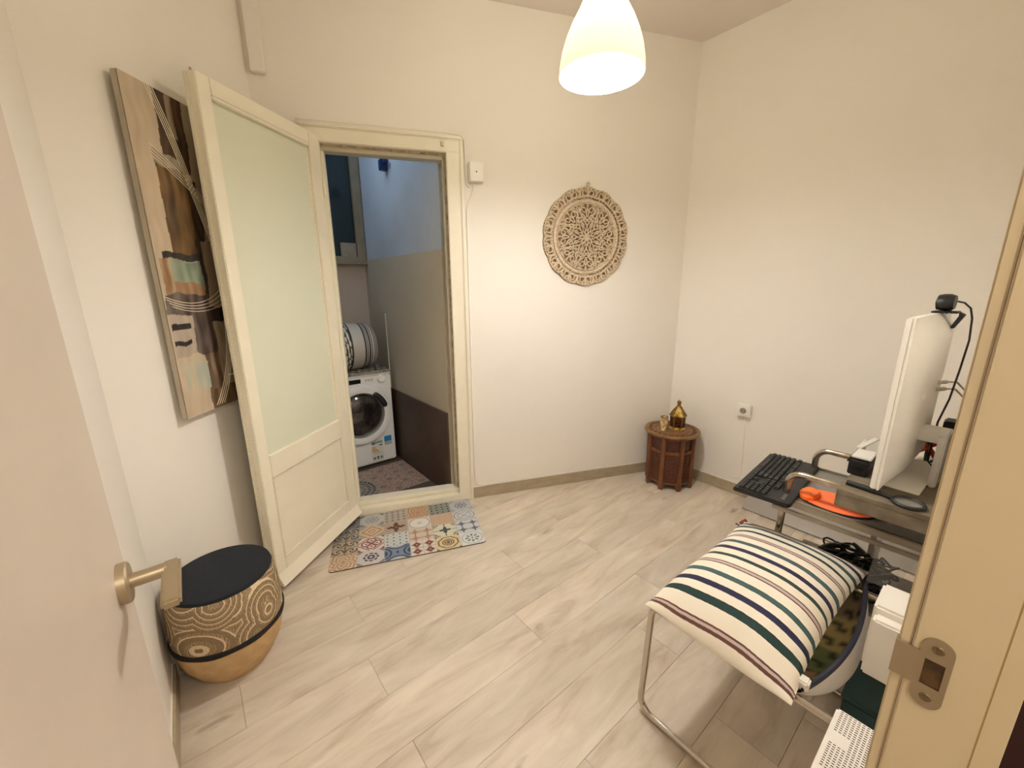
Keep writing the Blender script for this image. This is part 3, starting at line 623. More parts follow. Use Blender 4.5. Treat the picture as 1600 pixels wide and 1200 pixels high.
b.build('border_ground', mat('shaded_recess', (146, 120, 92), .9, vscale=70, col2=(116, 92, 66)), man)  # darker ground: shade in the openwork gaps put into the colour
b = MB()
for sg in (-1, 1):
    b.tube(spiral(.160, sg * .17, .026, 1.3, -PI / 2, sg, -.012), .005, 6, rads=[.0058 - .0025 * i / 22 for i in range(23)], flat=(0, 1, 0))
    b.tube([pol(.070, 0), pol(.100, sg * .22), pol(.135, sg * .30), pol(.165, sg * .36), pol(.190, sg * .30), pol(.194, sg * .12)], .005, 6, flat=(0, 1, 0))
    b.tube(spiral(.105, sg * .10, .016, 1.1, PI / 2, -sg, -.012, 14), .005, 6, flat=(0, 1, 0))
    b.tube(spiral(.118, sg * .30, .021, 1.2, PI / 2, sg, -.013, 16), .005, 6, flat=(0, 1, 0))
    b.tube([pol(.062, sg * .39), pol(.080, sg * .30), pol(.098, sg * .39)], .0055, 6, flat=(0, 1, 0))
    b.tube([pol(.142, sg * .30), pol(.160, sg * .37), pol(.180, sg * .36), pol(.196, sg * .39)], .005, 6, flat=(0, 1, 0))
    b.tube([pol(.120, sg * .02), pol(.145, sg * .06), pol(.178, 0)], .0045, 6, flat=(0, 1, 0))
    b.tube([pol(.186, sg * .22, -.01), pol(.176, sg * .26, -.014), pol(.165, sg * .22, -.01)], .005, 6)
b.tube([pol(.178, 0), pol(.197, 0)], .006, 6)
p2 = b.build('inner_scroll', CARVE, man, smooth=True)
for k in range(1, 8):
    o = p2.copy(); COL.objects.link(o); o.parent = man; o.rotation_euler = (0, 2 * PI * k / 8, 0)
b = MB(); b.lathe([(.002, .0), (.205, .0), (.205, .004), (.002, .004)], 64, M=Matrix.Rotation(PI / 2, 4, 'X'), caps=False); b.build('inner_ground', MATS.get('shaded_recess', CARVE), man)  # same ground tone, gap shade painted in
b = MB()
for k in range(8):
    a = 2 * PI * k / 8
    b.tube([pol(.012, a), pol(.030, a - .32), pol(.052, a), pol(.030, a + .32), pol(.012, a)], .0045, 6, flat=(0, 1, 0))
    a2 = a + PI / 8; b.tube([pol(.028, a2), pol(.048, a2 - .20), pol(.072, a2), pol(.048, a2 + .20), pol(.028, a2)], .0045, 6, flat=(0, 1, 0)); b.tube([pol(.055, a), pol(.072, a)], .005, 6)
b.lathe([(.017, 0), (.016, .014), (.001, .017)], 20, M=Matrix.Rotation(PI / 2, 4, 'X'), caps=False); b.build('centre_flower', CARVE, man, smooth=True)
b = MB(); b.tube([(.010 * math.cos(t), -.008, .312 + .010 * math.sin(t)) for t in np.linspace(0, 2 * PI, 14)[:-1]], .0025, 6, closed=True); b.build('hanging_hook', STEEL, man)

# ------------------------------------------------------------------ junction box and cable on the back wall
jb = thing('junction_box', 'square white junction box on the back wall at the door frame corner', 'junction box', MBK @ Vector((1.092, 0, 2.03)), AB)
b = MB(); b.box(-.042, .042, -.026, 0, -.053, .053); b.build('box_base', WHITEP, jb, bevel=.004)
b = MB(); b.box(-.039, .039, -.031, -.026, -.050, .050); b.build('lid', WHITEP, jb, bevel=.0025)
b = MB(); b.lathe([(.004, 0), (.004, .002)], 12, M=Matrix.Translation((.0, -.031, .0)) @ Matrix.Rotation(PI / 2, 4, 'X')); b.build('screw', BLACKP, jb)
b = MB()
pts = [(.19, -.028, 2.212), (.5, -.028, 2.212), (.98, -.028, 2.211), (1.015, -.02, 2.208), (1.030, -.006, 2.19), (1.034, -.005, 2.10), (1.034, -.005, 2.0), (1.038, -.005, 1.965), (1.052, -.005, 1.952), (1.064, -.005, 1.962), (1.068, -.008, 1.985)]
b.tube(pts, .0035, 6)
b.tube([(1.078, -.008, 1.985), (1.078, -.005, 1.955), (1.066, -.005, 1.915), (1.045, -.005, 1.875), (1.034, -.005, 1.83), (1.033, -.005, 1.4), (1.033, -.005, .8), (1.034, -.005, .2), (1.040, -.005, .12), (1.06, -.006, .096), (1.12, -.008, .087), (LB * .8, -.008, .087)], .0035, 6)
tag(b.build('painted_cable', WALL, M=MBK, smooth=True), 'thin painted cable clipped round the door frame down to the skirting', 'cable')
# wall socket
sk = thing('wall_socket', 'white surface-mounted power socket low on the right wall', 'socket', (2.784, 1.004, .602), -PI / 2)
b = MB(); b.box(-.041, .041, -.034, 0, -.041, .041); b.build('socket_box', WHITEP, sk, bevel=.004)
b = MB(); b.lathe([(.030, .0), (.030, .003), (.0205, .003), (.0205, -.010), (.001, -.010)], 32, M=Matrix.Translation((0, -.034, 0)) @ Matrix.Rotation(PI / 2, 4, 'X'), caps=False); b.build('socket_ring', WHITEP, sk, smooth=True)
b = MB(); b.lathe([(.020, 0), (.020, .001)], 28, M=Matrix.Translation((0, -.0345, 0)) @ Matrix.Rotation(PI / 2, 4, 'X')); b.build('recess', mat('socket_recess_grey', (150, 140, 130), .6), sk)
b = MB()
for x in (-.009, .009): b = MB(); b.lathe([(.003, 0), (.003, .0015)], 10, M=Matrix.Translation((x, -.0355, 0)) @ Matrix.Rotation(PI / 2, 4, 'X')); b.build('contact_hole', BLACKP, sk)
b = MB(); b.tube([(2.781, .998, .56), (2.780, .996, .50), (2.780, .978, .20), (2.780, .975, .13), (2.779, .93, .126), (2.779, .60, .12), (2.779, .2, .12)], .004, 6)
b.tube([(2.779, 1.02, .126), (2.779, .93, .126)], .004, 6)
tag(b.build('white_socket_cable', WHITEP, smooth=True), 'white cable dropping from the wall socket to the skirting', 'cable')

# ------------------------------------------------------------------ pendant lamp
pl_ = thing('pendant_lamp', 'white bell-shaped pendant lamp lit and hanging from the ceiling', 'lamp', (LAMP.x, LAMP.y, 0))
shade = N('glowing_shade'); q = shade
q.b.inputs['Base Color'].default_value = srgb((250, 244, 214)); q.b.inputs['Roughness'].default_value = .35
lp = q.n('ShaderNodeTexCoord'); sx = q.n('ShaderNodeSeparateXYZ'); q.l(lp.outputs['Object'], sx.inputs[0])
rz = q.n('ShaderNodeMapRange'); rz.inputs[1].default_value = 2.08; rz.inputs[2].default_value = 2.22; rz.inputs[3].default_value = .40; rz.inputs[4].default_value = .75; q.l(sx.outputs[2], rz.inputs[0]); q.l(rz.outputs[0], q.b.inputs['Emission Strength'])
q.b.inputs['Emission Color'].default_value = (1.0, .95, .70, 1)
prof = [(.140, 2.080), (.1385, 2.11), (.131, 2.15), (.118, 2.19), (.100, 2.23), (.080, 2.265), (.066, 2.295), (.060, 2.33), (.052, 2.36), (.024, 2.375)]
b = MB(); b.lathe(prof, 56, caps=False); b.build('shade', shade.m, pl_, smooth=True)
inn = [(r - .003, z) for r, z in prof[:-1]] + [(.024, 2.371)]
b = MB(); b.lathe(inn, 56, caps=False); b.lathe([(.137, 2.080), (.140, 2.080)], 56, caps=False); b.build('inner_shade', mat('lit_inner_shade', (252, 252, 252), .5, emis=(.93, 1, 1, 1), estr=.9), pl_, smooth=True)
b = MB(); b.lathe([(.001, 2.20), (.02, 2.205), (.03, 2.225), (.028, 2.255), (.014, 2.29), (.013, 2.32)], 24, caps=False); b.build('bulb', mat('lit_bulb', (255, 255, 255), .5, emis=(1, .95, .85, 1), estr=6), pl_, smooth=True)
b = MB(); b.lathe([(.018, 2.32), (.018, 2.39), (.006, 2.40)], 20, caps=True); b.build('lamp_holder', WHITEP, pl_, smooth=True)
b = MB(); b.tube([(0, 0, 2.39), (0, 0, H - .03)], .003, 8); b.build('cord', WHITEP, pl_)
b = MB(); b.lathe([(.045, H), (.045, H - .02), (.02, H - .04), (.004, H - .045)], 28, caps=False); b.build('ceiling_rose', WHITEP, pl_, smooth=True)

# ------------------------------------------------------------------ octagonal corner table, lantern, jar
TB = Vector((2.592, 1.392, 0)); TH = .41
tb = thing('carved_side_table', 'small octagonal carved dark wood side table standing in the far corner', 'side table', TB, math.radians(12))
b = MB(); b.lathe([(.150, TH - .022), (.181, TH - .020), (.186, TH - .010), (.184, TH - .002), (.178, TH), (.170, TH - .003), (.001, TH - .003)], 64, caps=False)
b.lathe([(.150, TH - .022), (.001, TH - .022)], 64, caps=False); tt = b.build('tabletop', WOODT, tb, smooth=True)
b = MB()
for k in range(24):
    a = 2 * PI * k / 24; b.tube([(.150 * math.cos(a + d) * s, .150 * math.sin(a + d) * s, TH - .001) for d, s in ((-.09, 1), (-.04, .93), (0, .90), (.04, .93), (.09, 1), (0, 1.06), (-.09, 1))], .0022, 5)
for r in (.115, .08, .05):
    b.tube([(r * math.cos(t), r * math.sin(t), TH - .002) for t in np.linspace(0, 2 * PI, 40)[:-1]], .002, 5, closed=True)
b.build('carved_ring', WOODM, tt, smooth=True)
RO = .158
for k in range(8):
    a0 = 2 * PI * k / 8; a1 = a0 + 2 * PI / 8; p, q_ = Vector((RO * math.cos(a0), RO * math.sin(a0), 0)), Vector((RO * math.cos(a1), RO * math.sin(a1), 0))
    d = (q_ - p).normalized(); M = Matrix.Translation(p) @ Matrix.Rotation(math.atan2(d.y, d.x), 4, 'Z'); Ls = (q_ - p).length
    b = MB(); b.prism([(-.014, -.006), (.014, -.006), (.016, .012), (-.016, .012)], .0, TH - .022, Matrix.Translation(p) @ Matrix.Rotation(a0 - PI / 2 + PI, 4, 'Z'))
    b.build('leg', WOODM, tb, bevel=.003)
    b = MB(); b.box(.012, Ls - .012, .006, .012, .055, .262, M); pn = b.build('lower_panel', WOODD, tb)
    b = MB()
    for i in range(4):
        for j in range(7):
            x = .022 + (Ls - .044) * i / 3; z = .075 + .17 * j / 6
            b.tube([M @ Vector((x + .009 * math.cos(t), .004, z + .012 * math.sin(t))) for t in np.linspace(0, 2 * PI, 7)[:-1]], .002, 4, closed=True)
    b.build('fretwork', WOODM, pn)
    for z0_, z1_ in ((.262, .286), (TH - .045, TH - .022)): b = MB(); b.box(.008, Ls - .008, .0, .012, z0_, z1_, M); b.build('rail', WOODM, tb, bevel=.002)
    b = MB(); b.box(.012, Ls - .012, .010, .016, .286, TH - .045, M); b.build('upper_panel', WOODD, tb)
    b = MB(); b.prism([(.010, .055), (.010, .022), (.024, .028), (.032, .040), (Ls - .032, .040), (Ls - .024, .028), (Ls - .010, .022), (Ls - .010, .055)], -.010, -.002, M @ Matrix.Rotation(PI / 2, 4, 'X')); b.build('scalloped_apron', WOODM, tb)
ln_ = thing('brass_lantern', 'brass lantern with faceted pointed roof standing on the carved side table', 'lantern', (2.625, 1.375, TH - .001))
b = MB(); b.lathe([(.054, 0), (.056, .004), (.054, .009), (.046, .012), (.044, .016)], 40, caps=False); b.lathe([(.054, 0), (.001, 0)], 40, caps=False); b.build('base', mat('bright_brass', (220, 186, 110), .22, 1.0), ln_, smooth=True)
b = MB(); b.lathe([(.046, .012), (.048, .02), (.048, .085), (.050, .092)], 6, caps=False); b.build('body', mat('dark_brass_lantern', (96, 62, 26), .3, .9, vscale=50, col2=(54, 26, 12)), ln_)
for k in range(6):
    a = 2 * PI * k / 6; b = MB(); b.tube([(.049 * math.cos(a), .049 * math.sin(a), .012), (.049 * math.cos(a), .049 * math.sin(a), .092)], .0028, 6); b.build('corner_rib', BRASS, ln_)
b = MB(); b.lathe([(.050, .088), (.060, .096), (.058, .102), (.034, .140), (.020, .160), (.012, .168)], 6, caps=False); b.build('roof', BRASS, ln_)
b = MB(); b.lathe([(.012, .166), (.013, .176), (.011, .186), (.016, .192), (.009, .198), (.006, .206), (.001, .212)], 14, caps=False)
for k in range(5): a = 2 * PI * k / 5; b.tube([(.010 * math.cos(a), .010 * math.sin(a), .184), (.015 * math.cos(a), .015 * math.sin(a), .200)], .002, 5)
b.build('finial', BRASS, ln_, smooth=True)
jr = thing('small_vase', 'small cream patterned glass vase on the side table left of the lantern', 'vase', (2.515, 1.415, TH - .001))
b = MB(); b.lathe([(.001, 0), (.015, 0), (.014, .012), (.020, .030), (.025, .055), (.026, .075), (.020, .086), (.023, .098), (.020, .098), (.017, .086), (.022, .073), (.001, .02)], 28, caps=False)
b.build('vase_body', mat('cream_mottled_glaze', (222, 202, 150), .3, vscale=45, col2=(150, 116, 66)), jr, smooth=True)
b = MB(); b.tube([(.0225 * math.cos(t), .0225 * math.sin(t), .098) for t in np.linspace(0, 2 * PI, 24)[:-1]], .0032, 6, closed=True); b.tube([(.022 * math.cos(t), .022 * math.sin(t), .084) for t in np.linspace(0, 2 * PI, 24)[:-1]], .002, 6, closed=True)
b.build('rim', mat('dark_vase_rim', (88, 48, 26), .4), jr, smooth=True)

# ------------------------------------------------------------------ entrance door leaf (open, left) and right jamb
ed = thing('door_1', None, None, (-.1345, .005, 0)); struct(ed)
b = MB(); b.box(-.0195, .0195, 0, .722, .008, 2.04); b.build('leaf', LEAFW, ed, bevel=.002)
HZ = 1.029
hd = MB(); hd.lathe([(.0265, 0), (.0265, .009), (.0245, .011), (.001, .011)], 36, M=Matrix.Translation((.0195, .662, HZ)) @ Matrix.Rotation(PI / 2, 4, 'Y'), caps=False)
hh = hd.build('handle_rose', STEEL, ed, smooth=True)
b = MB(); b.tube([(.030, .662, HZ), (.060, .662, HZ), (.068, .662, HZ)], .0095, 14); b.build('handle_neck', STEEL, hh, smooth=True)
b = MB(); b.box(.062, .082, .575, .676, HZ - .006, HZ + .006); b.build('lever', STEEL, hh, bevel=.003)
db = thing('door_2', None, None, (0, 0, 0)); struct(db)
def jb_(name, x0, x1, y0, y1, m=JAMB, z1=2.06, bev=.0015):
    b = MB(); b.box(x0, x1, y0, y1, 0, z1); return b.build(name, m, db, bevel=bev)
jb_('jamb_board', .536, .562, -.050, .0062); jb_('architrave', .538, .60, .0068, .0165); jb_('stop_board', .544, .562, -.068, -.0505); jb_('hinge_jamb', -.19, -.165, -.07, .002)
b = MB(); b.box(-.19, .56, -.07, .0062, 2.045, 2.07); b.build('head_jamb', JAMB, db)
# strike plate: plate with a latch hole, rounded ends and the lip round the edge
YP, ZP = -.012, 1.014
pts_o = []; R_ = .0125
for k in range(13): a = PI * k / 12; pts_o.append((YP + R_ * math.cos(a) * .95, ZP + .030 + R_ * math.sin(a)))
for k in range(13): a = PI + PI * k / 12; pts_o.append((YP + R_ * math.cos(a) * .95, ZP - .028 + R_ * math.sin(a)))
pt = MB(); n = len(pts_o); hx = (YP - .0075, YP + .0070); hz = (ZP - .014, ZP + .016)
pts_i = []
for (y, z) in pts_o: pts_i.append((min(max(y, hx[0]), hx[1]), min(max(z, hz[0]), hz[1])))
vs = [(.5345, y, z) for y, z in pts_o] + [(.5345, y, z) for y, z in pts_i] + [(.536, y, z) for y, z in pts_o] + [(.536, y, z) for y, z in pts_i]
fs = []
for i in range(n):
    j = (i + 1) % n; fs += [(i, j, n + j, n + i), (2 * n + i, 2 * n + j, j, i), (3 * n + i, 3 * n + j, 2 * n + j, 2 * n + i)]
pt.add(vs, fs); pt.box(.5345, .536, YP + .010, .0175, ZP - .018, ZP + .022); sp_ = pt.build('strike_plate', STEEL, db)
b = MB(); b.box(.5338, .5350, -.0035, .0178, ZP - .018, ZP + .022); b.box(.5346, .545, .0168, .0178, ZP - .018, ZP + .022); b.build('plate_lip', STEEL, sp_, bevel=.0003)
b = MB(); b.box(.5352, .5362, hx[0], hx[1], hz[0], hz[1]); b.build('latch_hole', mat('latch_hole_dark', (88, 62, 26), .8, vscale=60, col2=(50, 32, 14)), sp_)
for z in (ZP + .030, ZP - .028):
    b = MB(); b.lathe([(.0048, 0), (.0040, .0008), (.001, .0004)], 16, M=Matrix.Translation((.5345, YP, z)) @ Matrix.Rotation(-PI / 2, 4, 'Y'), caps=False)
    b.box(-.0034, .0034, -.0006, .0006, .0008, .0011, Matrix.Translation((.5345, YP, z)) @ Matrix.Rotation(-PI / 2, 4, 'Y')); b.build('screw', mat('brown_screw', (130, 112, 84), .4, .7), sp_)

# ------------------------------------------------------------------ hall behind the camera
b = MB(); b.box(-1.0, 1.9, -1.5, -.07, -.05, 0); struct(b.build('floor_hall', mat('hall_floor', (150, 134, 112), .6)))
b = MB(); b.box(-1.0, 1.9, -1.58, -1.5, 0, 2.6); struct(b.build('wall_hall_rear', WALL))
b = MB(); b.box(-1.08, -1.0, -1.58, -.07, 0, 2.6); struct(b.build('wall_hall_left', WALL))
b = MB(); b.box(1.9, 1.98, -1.58, -.07, 0, 2.6); struct(b.build('wall_hall_right', WALL))
b = MB(); b.box(-1.0, 1.9, -1.5, -.07, 2.6, 2.68); struct(b.build('ceiling_hall', CEIL))
b = MB(); b.box(-1.0, -.30, -.07, -.0701 + .07, 0, 2.6); struct(b.build('wall_hall_front', WALL))
wd = thing('maroon_cupboard', 'very dark maroon cupboard in the hall just right of the door jamb', 'cupboard', (1.25, -.42, 0))
b = MB(); b.box(-.25, .25, -.30, .32, .05, 1.1); b.build('carcass', MAROON, wd, bevel=.004)
b = MB(); b.box(-.262, -.25, -.29, .005, .07, 1.08); b.build('cupboard_door', MAROON, wd, bevel=.003)
b = MB(); b.box(-.262, -.25, .012, .31, .07, 1.08); b.build('cupboard_door', MAROON, wd, bevel=.003)
for x in (-.22, .22):
    for y in (-.27, .29): b = MB(); b.box(x - .02, x + .02, y - .02, y + .02, 0, .05); b.build('foot', MAROON, wd)

# ------------------------------------------------------------------ tubular computer table by the right wall
dk = thing('tubular_table', 'chrome tube computer table with grey glass top at the right', 'table', (1.82, .22, 0))
DX = Matrix.Translation((-1.82, -.22, 0))
for x in (1.655, 1.985):
    b = MB(); pts = ([(x - .02, .43, .012), (x - .012, .425, .40), (x - .004, .42, .62)] if x < 1.8 else [(x, .42, .6345), (x, .42, .65)]) + [(x, .375 + .045 * math.cos(t), .685 + .045 * math.sin(t)) for t in np.linspace(0, PI / 2, 9)] + [(x, .30, .730), (x, .06, .730), (x, .035, .715), (x, .03, .68), (x, .03, .012)]
    b.tube(pts, .0115, 14); b.build('tube_leg', CHROMEW, dk, smooth=True, M=DX)
b = MB(); b.box(1.615, 2.02, .02, .50, .628, .634); b.build('glass_top', GLASSY, dk, M=DX, bevel=.001)
b = MB(); b.box(1.612, 1.630, .02, .445, .615, .640); b.build('side_rail', mat('grey_metal_rail', (150, 140, 124), .35, .6), dk, M=DX, bevel=.003)
b = MB(); b.box(1.604, 1.612, .02, .445, .590, .606); b.build('lower_rail', MATS['grey_metal_rail'], dk, M=DX, bevel=.002)
b = MB(); b.box(2.005, 2.02, .02, .445, .615, .640); b.build('side_rail', MATS['grey_metal_rail'], dk, M=DX, bevel=.003)
b = MB(); b.box(1.66, 1.98, .04, .41, .30, .312); b.build('lower_shelf', mat('shelf_light_grey', (150, 144, 136), .5), dk, M=DX, bevel=.002)
b = MB(); b.box(1.66, 1.98, .02, .03, .30, .60); b.build('rear_panel', mat('panel_pale_grey', (168, 162, 156), .5), dk, M=DX)
# grey raised board with end turned down
sb = thing('raised_board', 'weathered grey wooden board lying across the chrome tubes under the monitor', 'board', (0, 0, 0))
b = MB(); b.box(1.56, 2.02, .018, .262, .742, .757); b.build('board_top', BOARD, sb, bevel=.002)
b = MB(); b.box(1.56, 1.575, .018, .262, .700, .7418); b.build('board_lip', BOARD, sb, bevel=.002)

# keyboard
kb = thing('keyboard', 'black full-size keyboard lying across the far end of the table', 'keyboard', (1.775, .489, .6345), math.radians(-176))
kb.scale = (1.03, .96, 1.1)
b = MB(); b.prism([(-.224, -.092), (.224, -.092), (.226, .094), (.212, .102), (-.212, .102), (-.226, .094)], .0, .014); b.build('case', BLACKP, kb, bevel=.003)
KW = .019; rowsK = [(.036, 1), (.012, 0), (-.007, 0), (-.026, 0), (-.045, 0), (-.064, 0)]
cells = []
for ri, (yy, f) in enumerate(rowsK):
    if ri == 5: lay = [(0, 1.25), (1.25, 1.25), (2.5, 1.25), (3.75, 6.25), (10, 1.25), (11.25, 1.25), (12.5, 1.25), (13.75, 1.25)]
    elif ri == 0: lay = [(0, 1)] + [(2 + i, 1) for i in range(4)] + [(6.5 + i, 1) for i in range(4)] + [(11 + i, 1) for i in range(4)]
    elif ri == 1: lay = [(i, 1) for i in range(13)] + [(13, 2)]
    elif ri == 2: lay = [(0, 1.5)] + [(1.5 + i, 1) for i in range(12)] + [(13.5, 1.5)]
    elif ri == 3: lay = [(0, 1.75)] + [(1.75 + i, 1) for i in range(11)] + [(12.75, 2.25)]
    else: lay = [(0, 1.25)] + [(1.25 + i, 1) for i in range(11)] + [(12.25, 2.75)]
    if ri != 4: lay += [(15.3 + i, 1) for i in range(3)] if ri < 3 or ri == 5 else []
    else: lay += [(16.3, 1)]
    if ri >= 1: lay += [(18.6 + i, 1) for i in range(4)]
    for x, w_ in lay: cells.append((x * KW - .2148, yy, w_))
kcache = {}
for x, yy, w_ in cells:
    if w_ not in kcache:
        b = MB(); W_ = w_ * KW - .0025; b.add([(0.0, -.0083, 0), (W_, -.0083, 0), (W_, .0083, 0), (0, .0083, 0), (.0018, -.0062, .008), (W_ - .0018, -.0062, .008), (W_ - .0018, .0070, .008), (.0018, .0070, .008)], [(3, 2, 1, 0), (4, 5, 6, 7), (0, 1, 5, 4), (1, 2, 6, 5), (2, 3, 7, 6), (3, 0, 4, 7)])
        o = b.build('key', BLACKK, kb); kcache[w_] = o.data; o.location = (x, yy - .004, .0142)
    else:
        o = bpy.data.objects.new('key', kcache[w_]); COL.objects.link(o); o.parent = kb; o.location = (x, yy - .004, .0142)
b = MB()
for k in range(3): b = MB(); b.box(.150 + .018 * k, .162 + .018 * k, .064, .076, .0142, .0152); b.build('indicator_light', mat('led_pale', (96, 96, 100), .5), kb)

# orange mouse pad with wrist cushion
mp_ = thing('orange_mouse_pad', 'bright orange oval mouse pad with wrist cushion on the glass top', 'mouse pad', (1.715, .285, .635))
b = MB(); b.lathe([(.001, 0), (1, 0), (1, .004), (.97, .005), (.001, .005)], 48, caps=False, M=Matrix.Diagonal((.082, .115, 1, 1))); b.build('pad_base', BLACKP, mp_)
b = MB(); b.lathe([(.001, .0052), (.98, .0052), (.97, .0075), (.001, .008)], 48, caps=False, M=Matrix.Diagonal((.080, .112, 1, 1))); b.build('pad_surface', ORANGE, mp_, smooth=True)
b = MB(); b.lathe([(1, .006), (.98, .018), (.8, .024), (.001, .026)], 36, caps=False, M=Matrix.Translation((-.012, .074, 0)) @ Matrix.Diagonal((.052, .030, 1, 1))); b.build('wrist_cushion', mat('orange_gel', (255, 118, 40), .4), mp_, smooth=True)
# magnifying glass lying on the board
mg = thing('magnifying_glass', 'black-handled magnifying glass lying on the grey board', 'magnifying glass', (1.60, .10, .7575))
b = MB(); b.tube([(.036 * math.cos(t), .036 * math.sin(t), .006) for t in np.linspace(0, 2 * PI, 33)[:-1]], .0052, 8, closed=True); b.build('rim', BLACKP, mg, smooth=True)
b = MB(); b.lathe([(.001, .004), (.034, .004), (.034, .008), (.001, .009)], 32, caps=False); b.build('lens', mat('clear_lens', (240, 240, 235), .03, alpha=.10), mg, smooth=True)
b = MB(); b.tube([(.004, .040, .006), (.008, .062, .007), (.012, .075, .008), (.022, .150, .008)], .007, 10, rads=[.005, .006, .009, .0085]); b.build('handle', BLACKP, mg, smooth=True)

# monitor, seen almost edge-on
mn = thing('computer_monitor', 'large white computer monitor seen edge-on on the raised board', 'monitor', (1.60, .176, 0), math.radians(-2.6))
MZ0, MZ1, MWm = .775, 1.305, .55
b = MB(); b.box(0, MWm, 0, .016, MZ0, MZ1); b.build('front_bezel', WHITEP, mn, bevel=.003)
# bulged back shell
n1, n2 = 24, 12; vs = []
for j in range(n2 + 1):
    for i in range(n1 + 1):
        u = i / n1; v = j / n2; e1 = min(1, min(u, 1 - u) / .22); e2 = min(1, min(v, 1 - v) / .10)
        y = -.006 - .030 * (1 - (1 - e1) ** 2) * (1 - (1 - e2) ** 2); vs.append((u * MWm, y, MZ0 + v * (MZ1 - MZ0)))
fs = [(j * (n1 + 1) + i, j * (n1 + 1) + i + 1, (j + 1) * (n1 + 1) + i + 1, (j + 1) * (n1 + 1) + i) for j in range(n2) for i in range(n1)]
b = MB(); b.add(vs, fs); b.box(0, MWm, -.006, 0, MZ0, MZ1); b.build('back_shell', WHITEP, mn, smooth=True)
b = MB(); b.box(.012, MWm - .012, .016, .017, MZ0 + .06, MZ1 - .012); b.build('screen', mat('dark_screen', (18, 20, 24), .15), mn)
b = MB(); b.box(.10, MWm - .10, -.085, .02, .7575, .764); b.build('foot_plate', WHITEP, mn, bevel=.002)
b = MB(); b.box(.20, .34, -.105, -.085, .7575, .93); b.box(.22, .32, -.105, -.030, .90, .935); b.build('stand_arm', mat('stand_pale_grey', (214, 210, 204), .4), mn, bevel=.004)
for k, z in enumerate((1.075, 1.05)):
    b = MB(); b.tube([(.36, -.036, z), (.41, -.050, z - .004)], .007, 10); b.tube([(.41, -.050, z - .004), (.47, -.07, z - .01), (.52, -.095, z - .05), (.53, -.10, z - .14)], .003, 8)
    b.build('plug_cable', mat('cable_light_grey', (196, 190, 176), .5), mn, smooth=True)
# webcam clipped on top
wc = thing('webcam', 'black webcam clipped on the top edge of the monitor', 'webcam', (1.965, .148, 1.3055), math.radians(-2.6))
b = MB(); b.box(-.035, .035, -.035, .028, .0, .006); b.build('clip_plate', BLACKP, wc, bevel=.002)
b = MB(); b.prism([(-.035, .004), (-.050, -.004), (-.030, -.050), (-.022, -.046), (-.036, -.008)], -.018, .018, Matrix(((0, 0, 1, 0), (1, 0, 0, 0), (0, 1, 0, 0), (0, 0, 0, 1)))); b.build('clip_leg', BLACKP, wc, bevel=.002)
b = MB(); b.lathe([(.001, -.022), (.022, -.020), (.027, -.008), (.027, .008), (.024, .020), (.001, .022)], 24, M=Matrix.Translation((0, 0, .034)) @ Matrix.Rotation(-PI / 2, 4, 'X') @ Matrix.Diagonal((1.7, 1, 1, 1)), caps=False); b.build('camera_body', BLACKP, wc, smooth=True)
b = MB(); b.lathe([(.011, .020), (.010, .025), (.001, .024)], 20, M=Matrix.Translation((0, 0, .034)) @ Matrix.Rotation(-PI / 2, 4, 'X'), caps=False); b.build('lens', mat('lens_glass', (10, 12, 20), .05), wc, smooth=True)
b = MB(); b.tube([(0, -.012, .004), (0, 0, .012)], .010, 10); b.build('pivot', BLACKP, wc)
b = MB(); b.tube([(1.965, .124, 1.343), (1.965, .108, 1.339), (1.97, .092, 1.322), (1.975, .084, 1.29), (1.975, .078, 1.22), (1.975, .082, 1.12), (1.97, .088, 1.02), (1.95, .10, .94), (1.94, .10, .80), (1.95, .07, .762)], .0028, 8)
tag(b.build('webcam_cable', BLACKP, smooth=True), 'thin black cable hanging from the webcam behind the monitor', 'cable')
# small black box with a white card, slat, pliers
bb = thing('black_device', 'small black box device beside the monitor foot', 'device', (1.80, .238, .7575))
b = MB(); b.box(-.075, .06, -.018, .035, 0, .050); b.build('box_shell', BLACKP, bb, bevel=.003)
b = MB(); b.box(-.077, -.0745, -.005, .025, .018, .034); b.build('slot', mat('slot_dark', (8, 8, 8), .3), bb)
for y in (-.022, .035): b = MB(); b.box(-.08, .065, y, y + .004, .044, .053); b.build('rim_lip', BLACKP, bb, bevel=.001)
wcard = MB(); wcard.box(-.055, .045, -.020, .034, 0, .007); tag(wcard.build('white_remote', WHITEP, bevel=.002, loc=(1.80, .238, .8115)), 'flat white plastic remote lying on the black box', 'remote')
b = MB(); b.box(-.06, .10, -.009, .009, 0, .006); o = b.build('plastic_strip', WHITEP, bevel=.001, loc=(1.90, .262, .819), rotz=math.radians(-8)); tag(o, 'narrow white plastic strip resting on the black box and sticking out', 'strip')
b = MB(); b.box(1.90, 1.985, .271, .2785, .7575, .8185)
tag(b.build('white_upright', WHITEP, bevel=.002), 'small white upright support behind the black box', 'support')
pc = thing('red_clamp', 'red and black spring clamp standing behind the monitor', 'clamp', (2.12, .118, .7345))
b = MB(); b.tube([(0, .02, .10), (0, .0, .065), (0, -.04, .01)], .009, 8); b.tube([(0, -.035, .10), (0, .0, .065), (0, .035, .03)], .009, 8); b.build('handles', RED, pc, smooth=True)
b = MB(); b.tube([(0, -.004, .01), (.0, .0, .12)], .008, 8); b.build('bar', BLACKP, pc)
b = MB(); b.box(2.03, 2.26, .01, .22, .722, .734); tag(b.build('white_shelf', mat('shelf_white', (214, 204, 192), .5), bevel=.002), 'white shelf beside the raised board behind the monitor', 'shelf')
for x in (2.04, 2.23):
    for y in (.012, .19): b = MB(); b.box(x, x + .02, y, y + .018, 0, .722); b.build('leg', GREYP, bpy.data.objects['white_shelf'])
